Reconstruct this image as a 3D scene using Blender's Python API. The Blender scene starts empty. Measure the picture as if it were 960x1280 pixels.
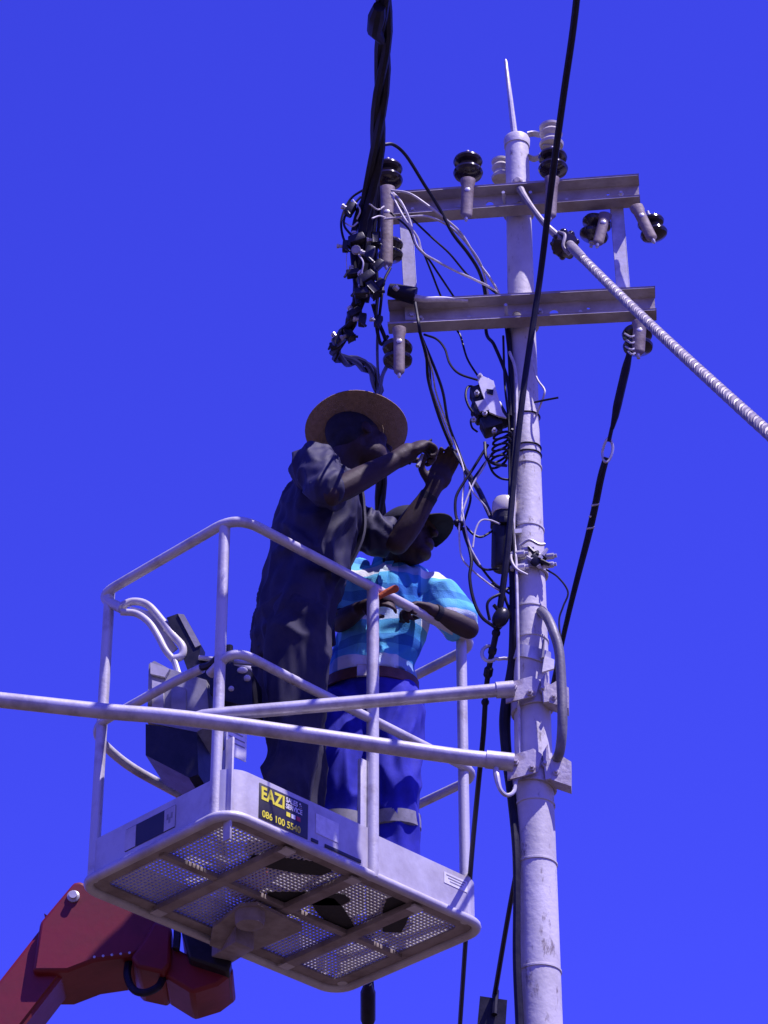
import bpy, bmesh, math, random
from mathutils import Vector, Matrix, noise
from mathutils.geometry import interpolate_bezier
R = math.radians
rnd = random.Random(7)
scene = bpy.context.scene
COL = scene.collection

# ------------------------------------------------------------ camera, sky, sun, exposure
F_PX, PITCH, CAM_Z = 3805.0, R(33.7), 1.6          # focal length in photo pixels (960 x 1280)
cam_d = bpy.data.cameras.new('camera')
cam_d.sensor_fit = 'VERTICAL'
cam_d.angle = 2*math.atan(640/F_PX)
cam_d.clip_end = 3000
cam = bpy.data.objects.new('camera', cam_d); COL.objects.link(cam)
cam.location = (0, 0, CAM_Z); cam.rotation_euler = (R(90)+PITCH, 0, 0)
scene.camera = cam

SUN_EL, SUN_AZ = R(62), R(127)                     # azimuth clockwise from +Y
world = bpy.data.worlds.new('World'); scene.world = world
world.use_nodes = True
nt = world.node_tree; nt.nodes.clear()
wo = nt.nodes.new('ShaderNodeOutputWorld'); bg = nt.nodes.new('ShaderNodeBackground')
sky = nt.nodes.new('ShaderNodeTexSky'); sky.sky_type = 'NISHITA'; sky.sun_disc = False
sky.sun_elevation = SUN_EL; sky.sun_rotation = SUN_AZ
sky.air_density = 1.0; sky.dust_density = 0.3; sky.ozone_density = 4.0
tint = nt.nodes.new('ShaderNodeMix'); tint.data_type = 'RGBA'; tint.blend_type = 'MULTIPLY'
tint.inputs[0].default_value = 1.0
tint.inputs[7].default_value = (0.205, 0.150, 1.0, 1)  # violet-blue cast of the picture
nt.links.new(sky.outputs[0], tint.inputs[6]); nt.links.new(tint.outputs[2], bg.inputs[0])
bg.inputs[1].default_value = 0.15
nt.links.new(bg.outputs[0], wo.inputs[0])

sun_d = bpy.data.lights.new('sun', 'SUN'); sun_d.energy = 3.5; sun_d.angle = R(0.5)
sun_d.color = (0.93, 0.84, 1.0)
sun = bpy.data.objects.new('sun', sun_d); COL.objects.link(sun)
SUN_DIR = Vector((math.sin(SUN_AZ)*math.cos(SUN_EL), math.cos(SUN_AZ)*math.cos(SUN_EL), math.sin(SUN_EL)))
sun.rotation_euler = (-SUN_DIR).to_track_quat('-Z', 'Y').to_euler()
sun.location = SUN_DIR*60

vs = scene.view_settings
vs.view_transform = 'Standard'; vs.look = 'None'; vs.gamma = 1; vs.use_curve_mapping = False
vs.exposure = 0.88

# ------------------------------------------------------------ geometry helpers
V = Vector
cP, sP = math.cos(PITCH), math.sin(PITCH)
def _ray(a, b):
    x = (a-480)/F_PX; y = (640-b)/F_PX
    return V((x, cP - y*sP, sP + y*cP))
def P(a, b, Y):                                     # where the sight line through a photo pixel meets the distance Y
    d = _ray(a, b); k = Y/d.y
    return V((d.x*k, Y, CAM_Z + d.z*k))
def PZ(a, b, z):                                    # ... meets the height z
    d = _ray(a, b); k = (z-CAM_Z)/d.z
    return V((d.x*k, d.y*k, z))

def catmull(pts, k=6, closed=False):
    pts = [V(p) for p in pts]
    if len(pts) < 3: return pts
    n = len(pts); out = []
    segs = n if closed else n-1
    for i in range(segs):
        p1, p2 = pts[i], pts[(i+1) % n]
        p0 = pts[i-1] if (i > 0 or closed) else p1*2-p2
        p3 = pts[(i+2) % n] if (i+2 < n or closed) else p2*2-p1
        for j in range(k):
            t = j/k
            out.append(0.5*((2*p1)+(-p0+p2)*t+(2*p0-5*p1+4*p2-p3)*t*t+(-p0+3*p1-3*p2+p3)*t**3))
    if not closed: out.append(pts[-1])
    return out
def lerp_list(vals, n):
    if not isinstance(vals, (list, tuple)): return [vals]*n
    m = len(vals)-1
    out = []
    for i in range(n):
        t = i/(n-1)*m; j = min(int(t), m-1); f = t-j
        out.append(vals[j]*(1-f)+vals[j+1]*f)
    return out

class MB:
    def __init__(s): s.v = []; s.f = []
    def tube(s, pts, r, n=8, closed=False, caps=True, flat=None):
        pts = [V(p) for p in pts]; m = len(pts); rs = lerp_list(r, m)
        base = len(s.v); T = []
        for i in range(m):
            if closed: t = pts[(i+1) % m]-pts[i-1]
            else: t = pts[min(i+1, m-1)]-pts[max(i-1, 0)]
            T.append(t.normalized() if t.length > 1e-9 else V((0, 0, 1)))
        up = V((0, 0, 1)) if abs(T[0].z) < 0.9 else V((0, 1, 0))
        a = T[0].cross(up).normalized()
        for i in range(m):
            a = (a-T[i]*a.dot(T[i])).normalized(); b = T[i].cross(a)
            for j in range(n):
                w = 2*math.pi*j/n
                s.v.append(pts[i]+(a*math.cos(w)+b*math.sin(w))*rs[i])
        for i in range(m if closed else m-1):
            i2 = (i+1) % m
            for j in range(n):
                j2 = (j+1) % n
                s.f.append((base+i*n+j, base+i*n+j2, base+i2*n+j2, base+i2*n+j))
        if caps and not closed:
            s.f.append(tuple(base+j for j in reversed(range(n))))
            s.f.append(tuple(base+(m-1)*n+j for j in range(n)))
        return s
    def box(s, c, x, y, z, bev=0.0):                # centre and three half-axis vectors
        c, x, y, z = V(c), V(x), V(y), V(z); b = len(s.v)
        if bev <= 0:
            for i in (-1, 1):
                for j in (-1, 1):
                    for k in (-1, 1): s.v.append(c+x*i+y*j+z*k)
            for q in ((0, 1, 3, 2), (4, 6, 7, 5), (0, 4, 5, 1), (2, 3, 7, 6), (0, 2, 6, 4), (1, 5, 7, 3)):
                s.f.append(tuple(b+t for t in q))
            return s
        bm = bmesh.new(); r = bmesh.ops.create_cube(bm, size=2)
        M = Matrix((x, y, z)).transposed()
        for v in bm.verts: v.co = M @ v.co
        bmesh.ops.bevel(bm, geom=bm.edges[:], offset=bev, segments=2, affect='EDGES', profile=0.5)
        bm.verts.ensure_lookup_table()
        for v in bm.verts: s.v.append(v.co+c)
        for f in bm.faces: s.f.append(tuple(b+v.index for v in f.verts))
        bm.free(); return s
    def lathe(s, o, axis, prof, n=20):              # prof: (radius, along axis)
        o = V(o); axis = V(axis).normalized()
        up = V((0, 0, 1)) if abs(axis.z) < 0.9 else V((1, 0, 0))
        a = axis.cross(up).normalized(); b = axis.cross(a); base = len(s.v); m = len(prof)
        for r, t in prof:
            for j in range(n):
                w = 2*math.pi*j/n
                s.v.append(o+axis*t+(a*math.cos(w)+b*math.sin(w))*max(r, 1e-4))
        for i in range(m-1):
            for j in range(n):
                j2 = (j+1) % n
                s.f.append((base+i*n+j, base+i*n+j2, base+(i+1)*n+j2, base+(i+1)*n+j))
        s.f.append(tuple(base+j for j in reversed(range(n))))
        s.f.append(tuple(base+(m-1)*n+j for j in range(n)))
        return s
    def prism(s, poly, ext):                        # flat polygon swept along ext
        poly = [V(p) for p in poly]; ext = V(ext); b = len(s.v); n = len(poly)
        s.v += poly; s.v += [p+ext for p in poly]
        s.f.append(tuple(range(b, b+n))); s.f.append(tuple(reversed(range(b+n, b+2*n))))
        for i in range(n):
            j = (i+1) % n; s.f.append((b+i, b+n+i, b+n+j, b+j))
        return s
    def strip(s, path, w, t, closed=False):         # band of rectangular section: path, width vectors, thickness vectors
        m = len(path); b = len(s.v)
        for i in range(m):
            p = V(path[i]); ww = V(w[i] if isinstance(w, list) else w); tt = V(t[i] if isinstance(t, list) else t)
            s.v += [p-ww-tt, p+ww-tt, p+ww+tt, p-ww+tt]
        for i in range(m if closed else m-1):
            i2 = (i+1) % m
            for j in range(4):
                k = (j+1) % 4; s.f.append((b+i*4+j, b+i*4+k, b+i2*4+k, b+i2*4+j))
        if not closed:
            s.f.append((b+3, b+2, b+1, b)); e = b+(m-1)*4; s.f.append((e, e+1, e+2, e+3))
        return s
    def ball(s, c, rx, ry=None, rz=None, M=None, n=14, m=10):
        ry = ry or rx; rz = rz or rx; c = V(c); b = len(s.v)
        M = M or Matrix.Identity(3)
        s.v.append(c+M@V((0, 0, rz)))
        for i in range(1, m):
            ph = math.pi*i/m
            for j in range(n):
                th = 2*math.pi*j/n
                s.v.append(c+M@V((rx*math.sin(ph)*math.cos(th), ry*math.sin(ph)*math.sin(th), rz*math.cos(ph))))
        s.v.append(c+M@V((0, 0, -rz))); e = len(s.v)-1
        for j in range(n):
            j2 = (j+1) % n
            s.f.append((b, b+1+j, b+1+j2)); s.f.append((e, b+1+(m-2)*n+j2, b+1+(m-2)*n+j))
            for i in range(m-2):
                s.f.append((b+1+i*n+j, b+1+(i+1)*n+j, b+1+(i+1)*n+j2, b+1+i*n+j2))
        return s
    def mesh(s, name, org=V((0, 0, 0)), fix=True, ang=35):
        me = bpy.data.meshes.new(name)
        me.from_pydata([tuple(v-org) for v in s.v], [], s.f)
        if fix:
            bm = bmesh.new(); bm.from_mesh(me); bmesh.ops.recalc_face_normals(bm, faces=bm.faces[:])
            bm.to_mesh(me); bm.free()
        me.shade_smooth(); me.set_sharp_from_angle(angle=R(ang))
        return me
    def build(s, name, m, parent=None, org=None, label=None, ang=35):
        o_ = ORG[parent.name] if parent else (V(org) if org is not None else s.base())
        me = s.mesh(name, o_, ang=ang); return link(me, name, m, parent, o_, label)
    def base(s):
        zs = min(v.z for v in s.v); n = len(s.v)
        return V((sum(v.x for v in s.v)/n, sum(v.y for v in s.v)/n, zs))
ORG = {}
def link(me, name, m, parent=None, org=V((0, 0, 0)), label=None):
    me.materials.clear(); me.materials.append(m)
    ob = bpy.data.objects.new(name, me); COL.objects.link(ob)
    if parent: ob.parent = parent
    else: ob.location = org
    ORG[ob.name] = V(org)
    if label: ob['label'] = label
    return ob
def tag(ob, label=None, cat=None, group=None, kind=None):
    if label: ob['label'] = label
    if cat: ob['category'] = cat
    if group: ob['group'] = group
    if kind: ob['kind'] = kind
    return ob
def thing(name, label, cat, loc, group=None):
    o = bpy.data.objects.new(name, None); COL.objects.link(o); o.location = loc
    o.empty_display_size = 0.1
    ORG[o.name] = V(loc); return tag(o, label, cat, group)

# ------------------------------------------------------------ materials
def mat(name, col, rough=0.5, metal=0.0, col2=None, scale=8.0, bump=0.0, bscale=60, spec=0.5, stretch=(1, 1, 1), lo=0.4, hi=0.65, detail=6):
    m = bpy.data.materials.new(name); m.use_nodes = True; t = m.node_tree; p = t.nodes['Principled BSDF']
    p.inputs['Base Color'].default_value = (*col, 1); p.inputs['Roughness'].default_value = rough
    p.inputs['Metallic'].default_value = metal; p.inputs['Specular IOR Level'].default_value = spec
    tc = t.nodes.new('ShaderNodeTexCoord'); mp = t.nodes.new('ShaderNodeMapping'); mp.inputs['Scale'].default_value = stretch
    t.links.new(tc.outputs['Object'], mp.inputs[0])
    if col2:
        n = t.nodes.new('ShaderNodeTexNoise'); n.inputs['Scale'].default_value = scale; n.inputs['Detail'].default_value = detail
        n.inputs['Roughness'].default_value = 0.65
        cr = t.nodes.new('ShaderNodeValToRGB'); cr.color_ramp.elements[0].color = (*col, 1); cr.color_ramp.elements[1].color = (*col2, 1)
        cr.color_ramp.elements[0].position = lo; cr.color_ramp.elements[1].position = hi
        t.links.new(mp.outputs[0], n.inputs['Vector']); t.links.new(n.outputs[0], cr.inputs[0]); t.links.new(cr.outputs[0], p.inputs['Base Color'])
        mr = t.nodes.new('ShaderNodeMapRange'); mr.inputs[3].default_value = max(rough-.12, .05); mr.inputs[4].default_value = min(rough+.15, 1)
        t.links.new(n.outputs[0], mr.inputs[0]); t.links.new(mr.outputs[0], p.inputs['Roughness'])
    if bump:
        n2 = t.nodes.new('ShaderNodeTexNoise'); n2.inputs['Scale'].default_value = bscale; n2.inputs['Detail'].default_value = 4
        b = t.nodes.new('ShaderNodeBump'); b.inputs['Strength'].default_value = bump; b.inputs['Distance'].default_value = 0.01
        t.links.new(mp.outputs[0], n2.inputs['Vector']); t.links.new(n2.outputs[0], b.inputs['Height']); t.links.new(b.outputs[0], p.inputs['Normal'])
    return m
M = {}
M['galv'] = mat('galvanised_steel', (.62, .60, .58), .42, .35, (.40, .38, .37), 14, .05, 90)
M['rail'] = mat('worn_grey_rail_paint', (.60, .58, .56), .4, .15, (.34, .30, .28), 9, .1, 120, lo=.5, hi=.72)
M['arm'] = mat('crossarm_steel', (.46, .42, .42), .5, .15, (.30, .26, .25), 7, .12, 70)
M['strap'] = mat('rusty_strap_steel', (.27, .22, .20), .6, .1, (.17, .12, .10), 14, .12, 70)
M['clamp'] = mat('stained_clamp_steel', (.50, .46, .46), .5, .2, (.20, .14, .12), 12, .2, 60, lo=.48, hi=.66)
M['toe'] = mat('toe_board_aluminium', (.62, .60, .58), .45, .2, (.44, .41, .40), 6, .08, 50)
M['under'] = mat('dirty_floor_steel', (.34, .29, .26), .6, .1, (.20, .16, .14), 9, .15, 60)
M['porc'] = mat('dark_porcelain', (.016, .012, .014), .16, 0, (.03, .02, .022), 20)
M['cream'] = mat('cream_porcelain', (.66, .62, .50), .25, 0, (.52, .48, .38), 12)
M['pvc'] = mat('black_pvc', (.009, .008, .018), .45, 0, (.018, .016, .028), 30, .05, 200, spec=.22)
M['black'] = mat('black_plastic', (.012, .012, .014), .35, 0, (.022, .020, .030), 18, .06, 150, spec=.3)
M['white_wire'] = mat('pale_wire_sheath', (.66, .63, .60), .45, 0, (.46, .42, .40), 40)
M['grey_pvc'] = mat('grey_conduit', (.20, .19, .19), .5, 0, (.12, .11, .12), 20, .1, 100)
M['guy'] = mat('galvanised_strand', (.34, .31, .30), .5, .2, (.20, .18, .17), 30)
M['red'] = mat('red_boom_paint', (.20, .010, .012), .5, 0, (.13, .008, .009), 5, .05, 40, lo=.45, hi=.75)
M['skin'] = mat('dark_skin', (.036, .016, .014), .65, 0, (.030, .013, .009), 25, .08, 180)
M['navy'] = mat('faded_dark_cotton', (.012, .010, .040), .65, 0, (.030, .027, .065), 10, .15, 320, spec=.4)
M['trou'] = mat('dark_work_trousers', (.014, .012, .036), .8, 0, (.042, .037, .060), 7, .12, 320, spec=.35)
M['royal'] = mat('royal_blue_overall_cloth', (.030, .032, .42), .8, 0, (.018, .020, .28), 8, .12, 320, spec=.3)
M['capcloth'] = mat('dark_cap_cloth', (.016, .015, .022), .8, 0, (.026, .025, .034), 30, .2, 250, spec=.3)
M['leather'] = mat('brown_leather', (.13, .05, .025), .5, 0, (.08, .03, .016), 30, .15, 150)
M['boot'] = mat('boot_leather', (.02, .016, .014), .55, 0, (.04, .03, .026), 20, .2, 120)
M['tape'] = mat('grey_reflective_tape', (.34, .33, .31), .4, 0, (.22, .21, .2), 30)
M['eye'] = mat('eye_white', (.10, .08, .07), .3)
M['grey_pl'] = mat('grey_plastic', (.33, .32, .32), .45, 0, (.22, .21, .21), 12, .06, 80)
M['pale_pl'] = mat('pale_plastic', (.60, .58, .56), .4, 0, (.42, .40, .38), 10, .05, 80)
M['orange'] = mat('orange_canvas', (.55, .12, .02), .8, 0, (.42, .08, .015), 12, .3, 120)
M['sand'] = mat('dry_sandy_ground', (.075, .052, .038), .9, 0, (.05, .036, .027), .6, .4, 9)
M['yellow'] = mat('yellow_print', (.80, .72, .03), .5)
M['white'] = mat('white_print', (.80, .79, .77), .5, 0, (.66, .65, .63), 40)
M['redp'] = mat('red_print', (.55, .05, .06), .5)
M['signb'] = mat('black_sign_vinyl', (.022, .020, .022), .4, 0, (.034, .03, .032), 15)
M['rub'] = mat('tyre_rubber', (.02, .02, .02), .8, 0, (.035, .032, .03), 20, .2, 60)

def straw():
    m = mat('woven_straw', (.34, .24, .15), .8, 0, (.24, .17, .10), 60, .5, 300)
    t = m.node_tree; p = t.nodes['Principled BSDF']; out = t.nodes['Material Output']
    tr = t.nodes.new('ShaderNodeBsdfTranslucent'); tr.inputs[0].default_value = (.40, .27, .14, 1)
    mx = t.nodes.new('ShaderNodeMixShader'); mx.inputs[0].default_value = .10
    t.links.new(p.outputs[0], mx.inputs[1]); t.links.new(tr.outputs[0], mx.inputs[2]); t.links.new(mx.outputs[0], out.inputs[0])
    return m
M['straw'] = straw()

def pole_mat():
    m = mat('chipped_pale_pole_paint', (.64, .61, .57), .55, 0, (.50, .47, .43), 5, .15, 60)
    t = m.node_tree; p = t.nodes['Principled BSDF']
    src = p.inputs['Base Color'].links[0].from_socket
    tc = t.nodes.new('ShaderNodeTexCoord'); mp = t.nodes.new('ShaderNodeMapping'); mp.inputs['Scale'].default_value = (1, 1, .35)
    t.links.new(tc.outputs['Object'], mp.inputs[0])
    n = t.nodes.new('ShaderNodeTexNoise'); n.inputs['Scale'].default_value = 26; n.inputs['Detail'].default_value = 8; n.inputs['Roughness'].default_value = .75
    t.links.new(mp.outputs[0], n.inputs['Vector'])
    cr = t.nodes.new('ShaderNodeValToRGB'); cr.color_ramp.elements[0].position = .575; cr.color_ramp.elements[1].position = .66
    cr.color_ramp.elements[0].color = (0, 0, 0, 1); cr.color_ramp.elements[1].color = (1, 1, 1, 1)
    t.links.new(n.outputs[0], cr.inputs[0])
    mx = t.nodes.new('ShaderNodeMix'); mx.data_type = 'RGBA'; mx.inputs[7].default_value = (.22, .18, .16, 1)
    t.links.new(cr.outputs[0], mx.inputs[0]); t.links.new(src, mx.inputs[6]); t.links.new(mx.outputs[2], p.inputs['Base Color'])
    return m
M['pole'] = pole_mat()

def plaid():
    m = bpy.data.materials.new('cyan_white_plaid_cotton'); m.use_nodes = True; t = m.node_tree; p = t.nodes['Principled BSDF']
    p.inputs['Roughness'].default_value = .85; p.inputs['Specular IOR Level'].default_value = .25
    tc = t.nodes.new('ShaderNodeTexCoord'); sx = t.nodes.new('ShaderNodeSeparateXYZ'); t.links.new(tc.outputs['Object'], sx.inputs[0])
    def band(sock, per, off, cols):
        a = t.nodes.new('ShaderNodeMath'); a.operation = 'MULTIPLY_ADD'; a.inputs[1].default_value = 1/per; a.inputs[2].default_value = off
        t.links.new(sock, a.inputs[0])
        f = t.nodes.new('ShaderNodeMath'); f.operation = 'FRACT'; t.links.new(a.outputs[0], f.inputs[0])
        cr = t.nodes.new('ShaderNodeValToRGB'); cr.color_ramp.interpolation = 'CONSTANT'
        els = cr.color_ramp.elements
        while len(els) < len(cols): els.new(0.5)
        for e, (pos, c) in zip(els, cols): e.position = pos; e.color = (*c, 1)
        t.links.new(f.outputs[0], cr.inputs[0]); return cr.outputs[0]
    cy, wh, bl, nv = (.14, .52, .72), (.76, .80, .80), (.07, .28, .56), (.03, .09, .26)
    h = band(sx.outputs[2], .185, .42, [(0, cy), (.30, wh), (.56, cy), (.80, bl)])
    v = band(sx.outputs[0], .29, .315, [(0, (1, 1, 1)), (.36, (.80, .95, 1)), (.66, (.30, .50, .80)), (.93, (1, 1, 1))])
    mx = t.nodes.new('ShaderNodeMix'); mx.data_type = 'RGBA'; mx.blend_type = 'MULTIPLY'; mx.inputs[0].default_value = 1
    t.links.new(h, mx.inputs[6]); t.links.new(v, mx.inputs[7]); t.links.new(mx.outputs[2], p.inputs['Base Color'])
    n2 = t.nodes.new('ShaderNodeTexNoise'); n2.inputs['Scale'].default_value = 240; b = t.nodes.new('ShaderNodeBump')
    b.inputs['Strength'].default_value = .3; b.inputs['Distance'].default_value = .01
    t.links.new(tc.outputs['Object'], n2.inputs['Vector']); t.links.new(n2.outputs[0], b.inputs['Height']); t.links.new(b.outputs[0], p.inputs['Normal'])
    return m
M['plaid'] = plaid()

# ------------------------------------------------------------ the setting
g = MB(); S = 600
g.v += [V((-S, -S, 0)), V((S, -S, 0)), V((S, S, 0)), V((-S, S, 0))]; g.f.append((0, 1, 2, 3))
tag(g.build('ground', M['sand'], org=(0, 0, 0)), kind='structure')

# ------------------------------------------------------------ the pole
YP = 8.15
pole_top, pole_bot = P(646, 176, YP), P(676, 1280, YP)
pdir = (pole_top-pole_bot).normalized()
pole_foot = pole_bot-pdir*(pole_bot.z/pdir.z)
def pole_c(py):                                     # axis point at photo row py
    lo, hi = 0.0, 1.0
    for _ in range(40):
        m_ = (lo+hi)/2; q = pole_foot.lerp(pole_top, m_)
        d = V((q.x, q.y, q.z-CAM_Z)); dep = d.y*cP+d.z*sP; row = 640-F_PX*(-d.y*sP+d.z*cP)/dep
        if row > py: lo = m_
        else: hi = m_
    return pole_foot.lerp(pole_top, (lo+hi)/2)
RB, RT = .0745, .0405
def pole_r(q):
    if q.z < pole_bot.z: return .064+(.09-.064)*(1-q.z/pole_bot.z)
    return .064+(RT-.064)*(q.z-pole_bot.z)/(pole_top.z-pole_bot.z)
pole = thing('utility_pole', 'tall pale steel pole with chipped paint carrying the crossarms', 'pole', pole_foot)
mb = MB(); pts = [pole_foot.lerp(pole_top, i/60) for i in range(61)]
mb.tube(pts, [pole_r(q) for q in pts], 28); mb.build('shaft', M['pole'], pole)
mb = MB(); mb.lathe(pole_top, pdir, [(RT+.004, -.03), (RT+.006, .0), (RT+.003, .008), (.012, .014)], 24); mb.build('cap', M['pole'], pole)
sp0, sp1 = P(644, 176, YP), P(632, 74, YP)
mb = MB(); mb.tube([sp0, sp0.lerp(sp1, .5), sp1.lerp(sp0, .03), sp1], [.0125, .0095, .006, .002], 10); mb.build('spike', M['galv'], pole)
for py in (586, 664, 765, 803, 1008, 1082, 1216):   # welded joints of the pole sections
    q = pole_c(py); r = pole_r(q)
    mb = MB(); mb.lathe(q, pdir, [(r-.004, -.008), (r+.0032, -.003), (r+.0032, .003), (r-.004, .008)], 28); mb.build('weld_ring', M['pole'], pole)
for py in (524, 563, 572):                          # thin black tie wires round the shaft
    q = pole_c(py); r = pole_r(q)+.002
    mb = MB(); ring = [q+V((math.cos(w)*r, math.sin(w)*r, .006*math.sin(w+1))) for w in [2*math.pi*i/28 for i in range(28)]]
    mb.tube(ring, .0028, 5, closed=True); mb.build('tie_wire', M['pvc'], pole)

# ------------------------------------------------------------ crossarms
def crossarm(pL, pR, label, holes):
    ax = (pR-pL); Lg = ax.length; ax.normalize(); fr = V((ax.y, -ax.x, 0)).normalized(); up = V((0, 0, 1))
    root = thing('crossarm', label, 'crossarm', (pL+pR)/2+up*-.05)
    H, T, D = .05, .003, .052                      # half web height, half thickness, flange depth
    # web with real bolt holes
    bm = bmesh.new()
    def loop(pp):
        vv = [bm.verts.new(p) for p in pp]; return [bm.edges.new((vv[i], vv[(i+1) % len(vv)])) for i in range(len(vv))]
    es = loop([(0, -H, 0), (Lg, -H, 0), (Lg, H, 0), (0, H, 0)])
    for (hx, hz, hr) in holes:
        es += loop([(hx*Lg+hr*math.cos(2*math.pi*i/14), hz+hr*math.sin(2*math.pi*i/14), 0) for i in range(14)])
    bmesh.ops.triangle_fill(bm, edges=es, use_beauty=True, use_dissolve=False)
    ex = bmesh.ops.extrude_face_region(bm, geom=bm.faces[:])
    for v in ex['geom']:
        if isinstance(v, bmesh.types.BMVert): v.co.z += 2*T
    bm.verts.ensure_lookup_table(); bm.verts.index_update()
    mb = MB(); mb.v = [pL+ax*v.co.x+up*v.co.y+fr*(v.co.z-T) for v in bm.verts]; mb.f = [tuple(v.index for v in f.verts) for f in bm.faces]; bm.free()
    mb.build('web', M['arm'], root)
    for sg in (1, -1):
        mb = MB(); c = (pL+pR)/2+fr*(D/2+.001)+up*sg*(H-.0035); mb.box(c, ax*(Lg/2+.001), fr*D/2, up*.0042, .0015); mb.build('flange', M['arm'], root)
    for t in (.12, .30, .57, .72, .93):
        mb = MB(); q = pL+ax*Lg*t+up*rnd.uniform(-.012, .022); mb.lathe(q, fr, [(.010, -.004), (.010, .006), (.006, .008), (.006, .018)], 6); mb.build('bolt', M['galv'], root, ang=25)
    return root, ax, fr
def arm_ends(x0, y0, x1, y1, Yr):
    b = P(x1, y1, Yr); a = PZ(x0, y0, b.z); return a, b
UL, UR = arm_ends(478, 267, 799, 244, 8.050)
LL, LR = arm_ends(487, 402, 819, 385, 8.050)
up_arm, axU, frU = crossarm(UL, UR, 'upper steel channel crossarm bolted across the pole below its tip', [(.42, .006, .0135), (.535, .0, .009), (.88, .012, .006)])
lo_arm, axL, frL = crossarm(LL, LR, 'lower steel channel crossarm bolted across the pole', [(.20, -.012, .006), (.48, .0, .015), (.62, .0, .015), (.62+.13, .012, .006)])
for (x, arm_, ax_, fr_, pl, pr) in ((.52, up_arm, axU, frU, UL, UR), (.50, lo_arm, axL, frL, LL, LR)):
    q = pole_c(250 if arm_ is up_arm else 395); r = pole_r(q)
    mb = MB(); c0 = V((q.x, q.y, (pl.z+pr.z)/2))
    ring = [c0+V((math.cos(w)*(r+.007), math.sin(w)*(r+.007), 0)) for w in [R(-20)+R(220)*i/20 for i in range(21)]]
    ring = [ring[0]+fr_*.10]+ring+[ring[-1]+fr_*.10]
    mb.tube(ring, .006, 8); mb.build('u_bolt', M['galv'], arm_)
# vertical straps between the arms
for px0, py0, px1, py1, lab in ((507, 268, 515, 400, 'flat vertical strap joining both crossarms beside the cable bundle'),
                                (770, 250, 781, 385, 'flat vertical strap joining both crossarms at their end away from the bundle')):
    a = P(px0, py0, 8.104 if px0 < 600 else 8.062); b = P(px1, py1, 8.104 if px0 < 600 else 8.062)
    mb = MB(); w = .0215; d = (b-a); mb.box((a+b)/2, V((w, 0, 0)), V((0, .0035, 0)), d/2, .001)
    st = tag(mb.build('brace_strap', M['galv'], org=b), lab, 'strap')
    for t in (.05, .86, .96):
        m2 = MB(); m2.lathe(a.lerp(b, t), V((0, -1, 0)), [(.009, 0), (.009, .012), (.005, .013)], 6); o = m2.build('bolt', M['galv'], None, org=b); o.parent = st; o.location = (0, 0, 0)

# ------------------------------------------------------------ insulators
PROF2 = [(.014, -.050), (.030, -.048), (.047, -.040), (.0515, -.030), (.049, -.021), (.034, -.012), (.026, -.004),
         (.030, .004), (.046, .010), (.0505, .019), (.048, .028), (.032, .036), (.020, .041), (.013, .049)]
def insulator(c, label, axis=(0, 0, 1), sc=1.0, strap=None, mat_='porc', group=None, cap=True):
    c = V(c); ax = V(axis).normalized()
    root = thing('insulator', label, 'insulator', c, group)
    mb = MB(); mb.lathe(c, ax, [(r*sc, t*sc) for r, t in PROF2], 26); mb.build('body', M[mat_], root)
    mb = MB(); mb.lathe(c+ax*.047*sc, ax, [(.011*sc, 0), (.011*sc, .008), (.006, .010), (.006, .022)], 8); mb.build('bolt', M['galv'], root)
    if strap:
        s0, s1, w = strap                          # flat bar in front of the insulator, from s0 to s1
        s0, s1 = V(s0), V(s1); d = (s1-s0); side = d.cross(V((0, -1, 0))).normalized()
        nrm = side.cross(d).normalized(); 
        mb = MB(); dn = d.normalized()
        mb.tube([s0-dn*.004, s0, s0.lerp(s1, .12), s0.lerp(s1, .2), s1, s1+dn*.008, s1+dn*.02], [w*.8, w*1.08, w*1.08, w*.9, w*.86, w*.8, w*.3], 14)
        mb.v = [v+V((0, 1, 0))*(.45*(s0.y+(s1.y-s0.y)*max(0, min(1, (v-s0).dot(dn)/d.length))-v.y)) for v in mb.v]
        mb.build('strap', M['strap'], root)
        mb = MB(); q = s1-dn*.012; mb.lathe(q, dn, [(.007, 0), (.007, .036), (.003, .042)], 8); mb.build('pin', M['galv'], root)
        mb = MB(); q = s0+d*.35; mb.lathe(q, V((0, -1, 0)), [(.010, -.004), (.010, .011), (.006, .013)], 6); mb.build('bolt', M['galv'], root)
    return root
YF = 7.985
# upright pair left of the pole
c = P(585, 208, 8.03); insulator(c, 'black two-shed insulator standing on the upper crossarm between bundle and pole', strap=(P(585, 224, YF), P(583, 268, YF), .0235))
c = P(691, 203, 8.02); insulator(c, 'black two-shed insulator standing on the upper crossarm beside the cream spool', strap=(P(690, 222, YF), P(688, 268, YF), .0235))
c = P(485, 217, 8.06); insulator(c, 'black two-shed insulator standing behind the cable bundle on the upper crossarm end', strap=(P(484, 234, 8.03), P(483, 328, 8.03), .0245))
c = P(488, 314, 8.10); insulator(c, 'black two-shed insulator hanging behind the long strap below the upper crossarm', sc=.86, axis=(0, 0, -1))
c = P(497, 444, 8.08); insulator(c, 'black two-shed insulator hanging under the lower crossarm near the cable bundle', axis=(0, 0, -1), sc=.98, strap=(P(499, 410, 8.015), P(499, 463, 8.015), .021))
c = P(744, 288, 8.09); insulator(c, 'black two-shed insulator hanging under the upper crossarm beside the rope clamp', axis=(-.25, .1, -1), strap=(P(757, 268, 8.04), P(748, 302, 8.03), .021))
c = P(815, 284, 8.06); insulator(c, 'black tilted insulator hanging off the free tip of the upper crossarm', axis=(-.2, -.1, 1), sc=.92, strap=(P(795, 258, 7.99), P(814, 296, 7.985), .0225))
c = P(797, 427, 8.06); insulator(c, 'black insulator under the lower crossarm holding the wrapped dead-end wire', axis=(0, 0, -1), sc=1.0, strap=(P(800, 402, 7.985), P(798, 438, 7.985), .0245))
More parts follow.
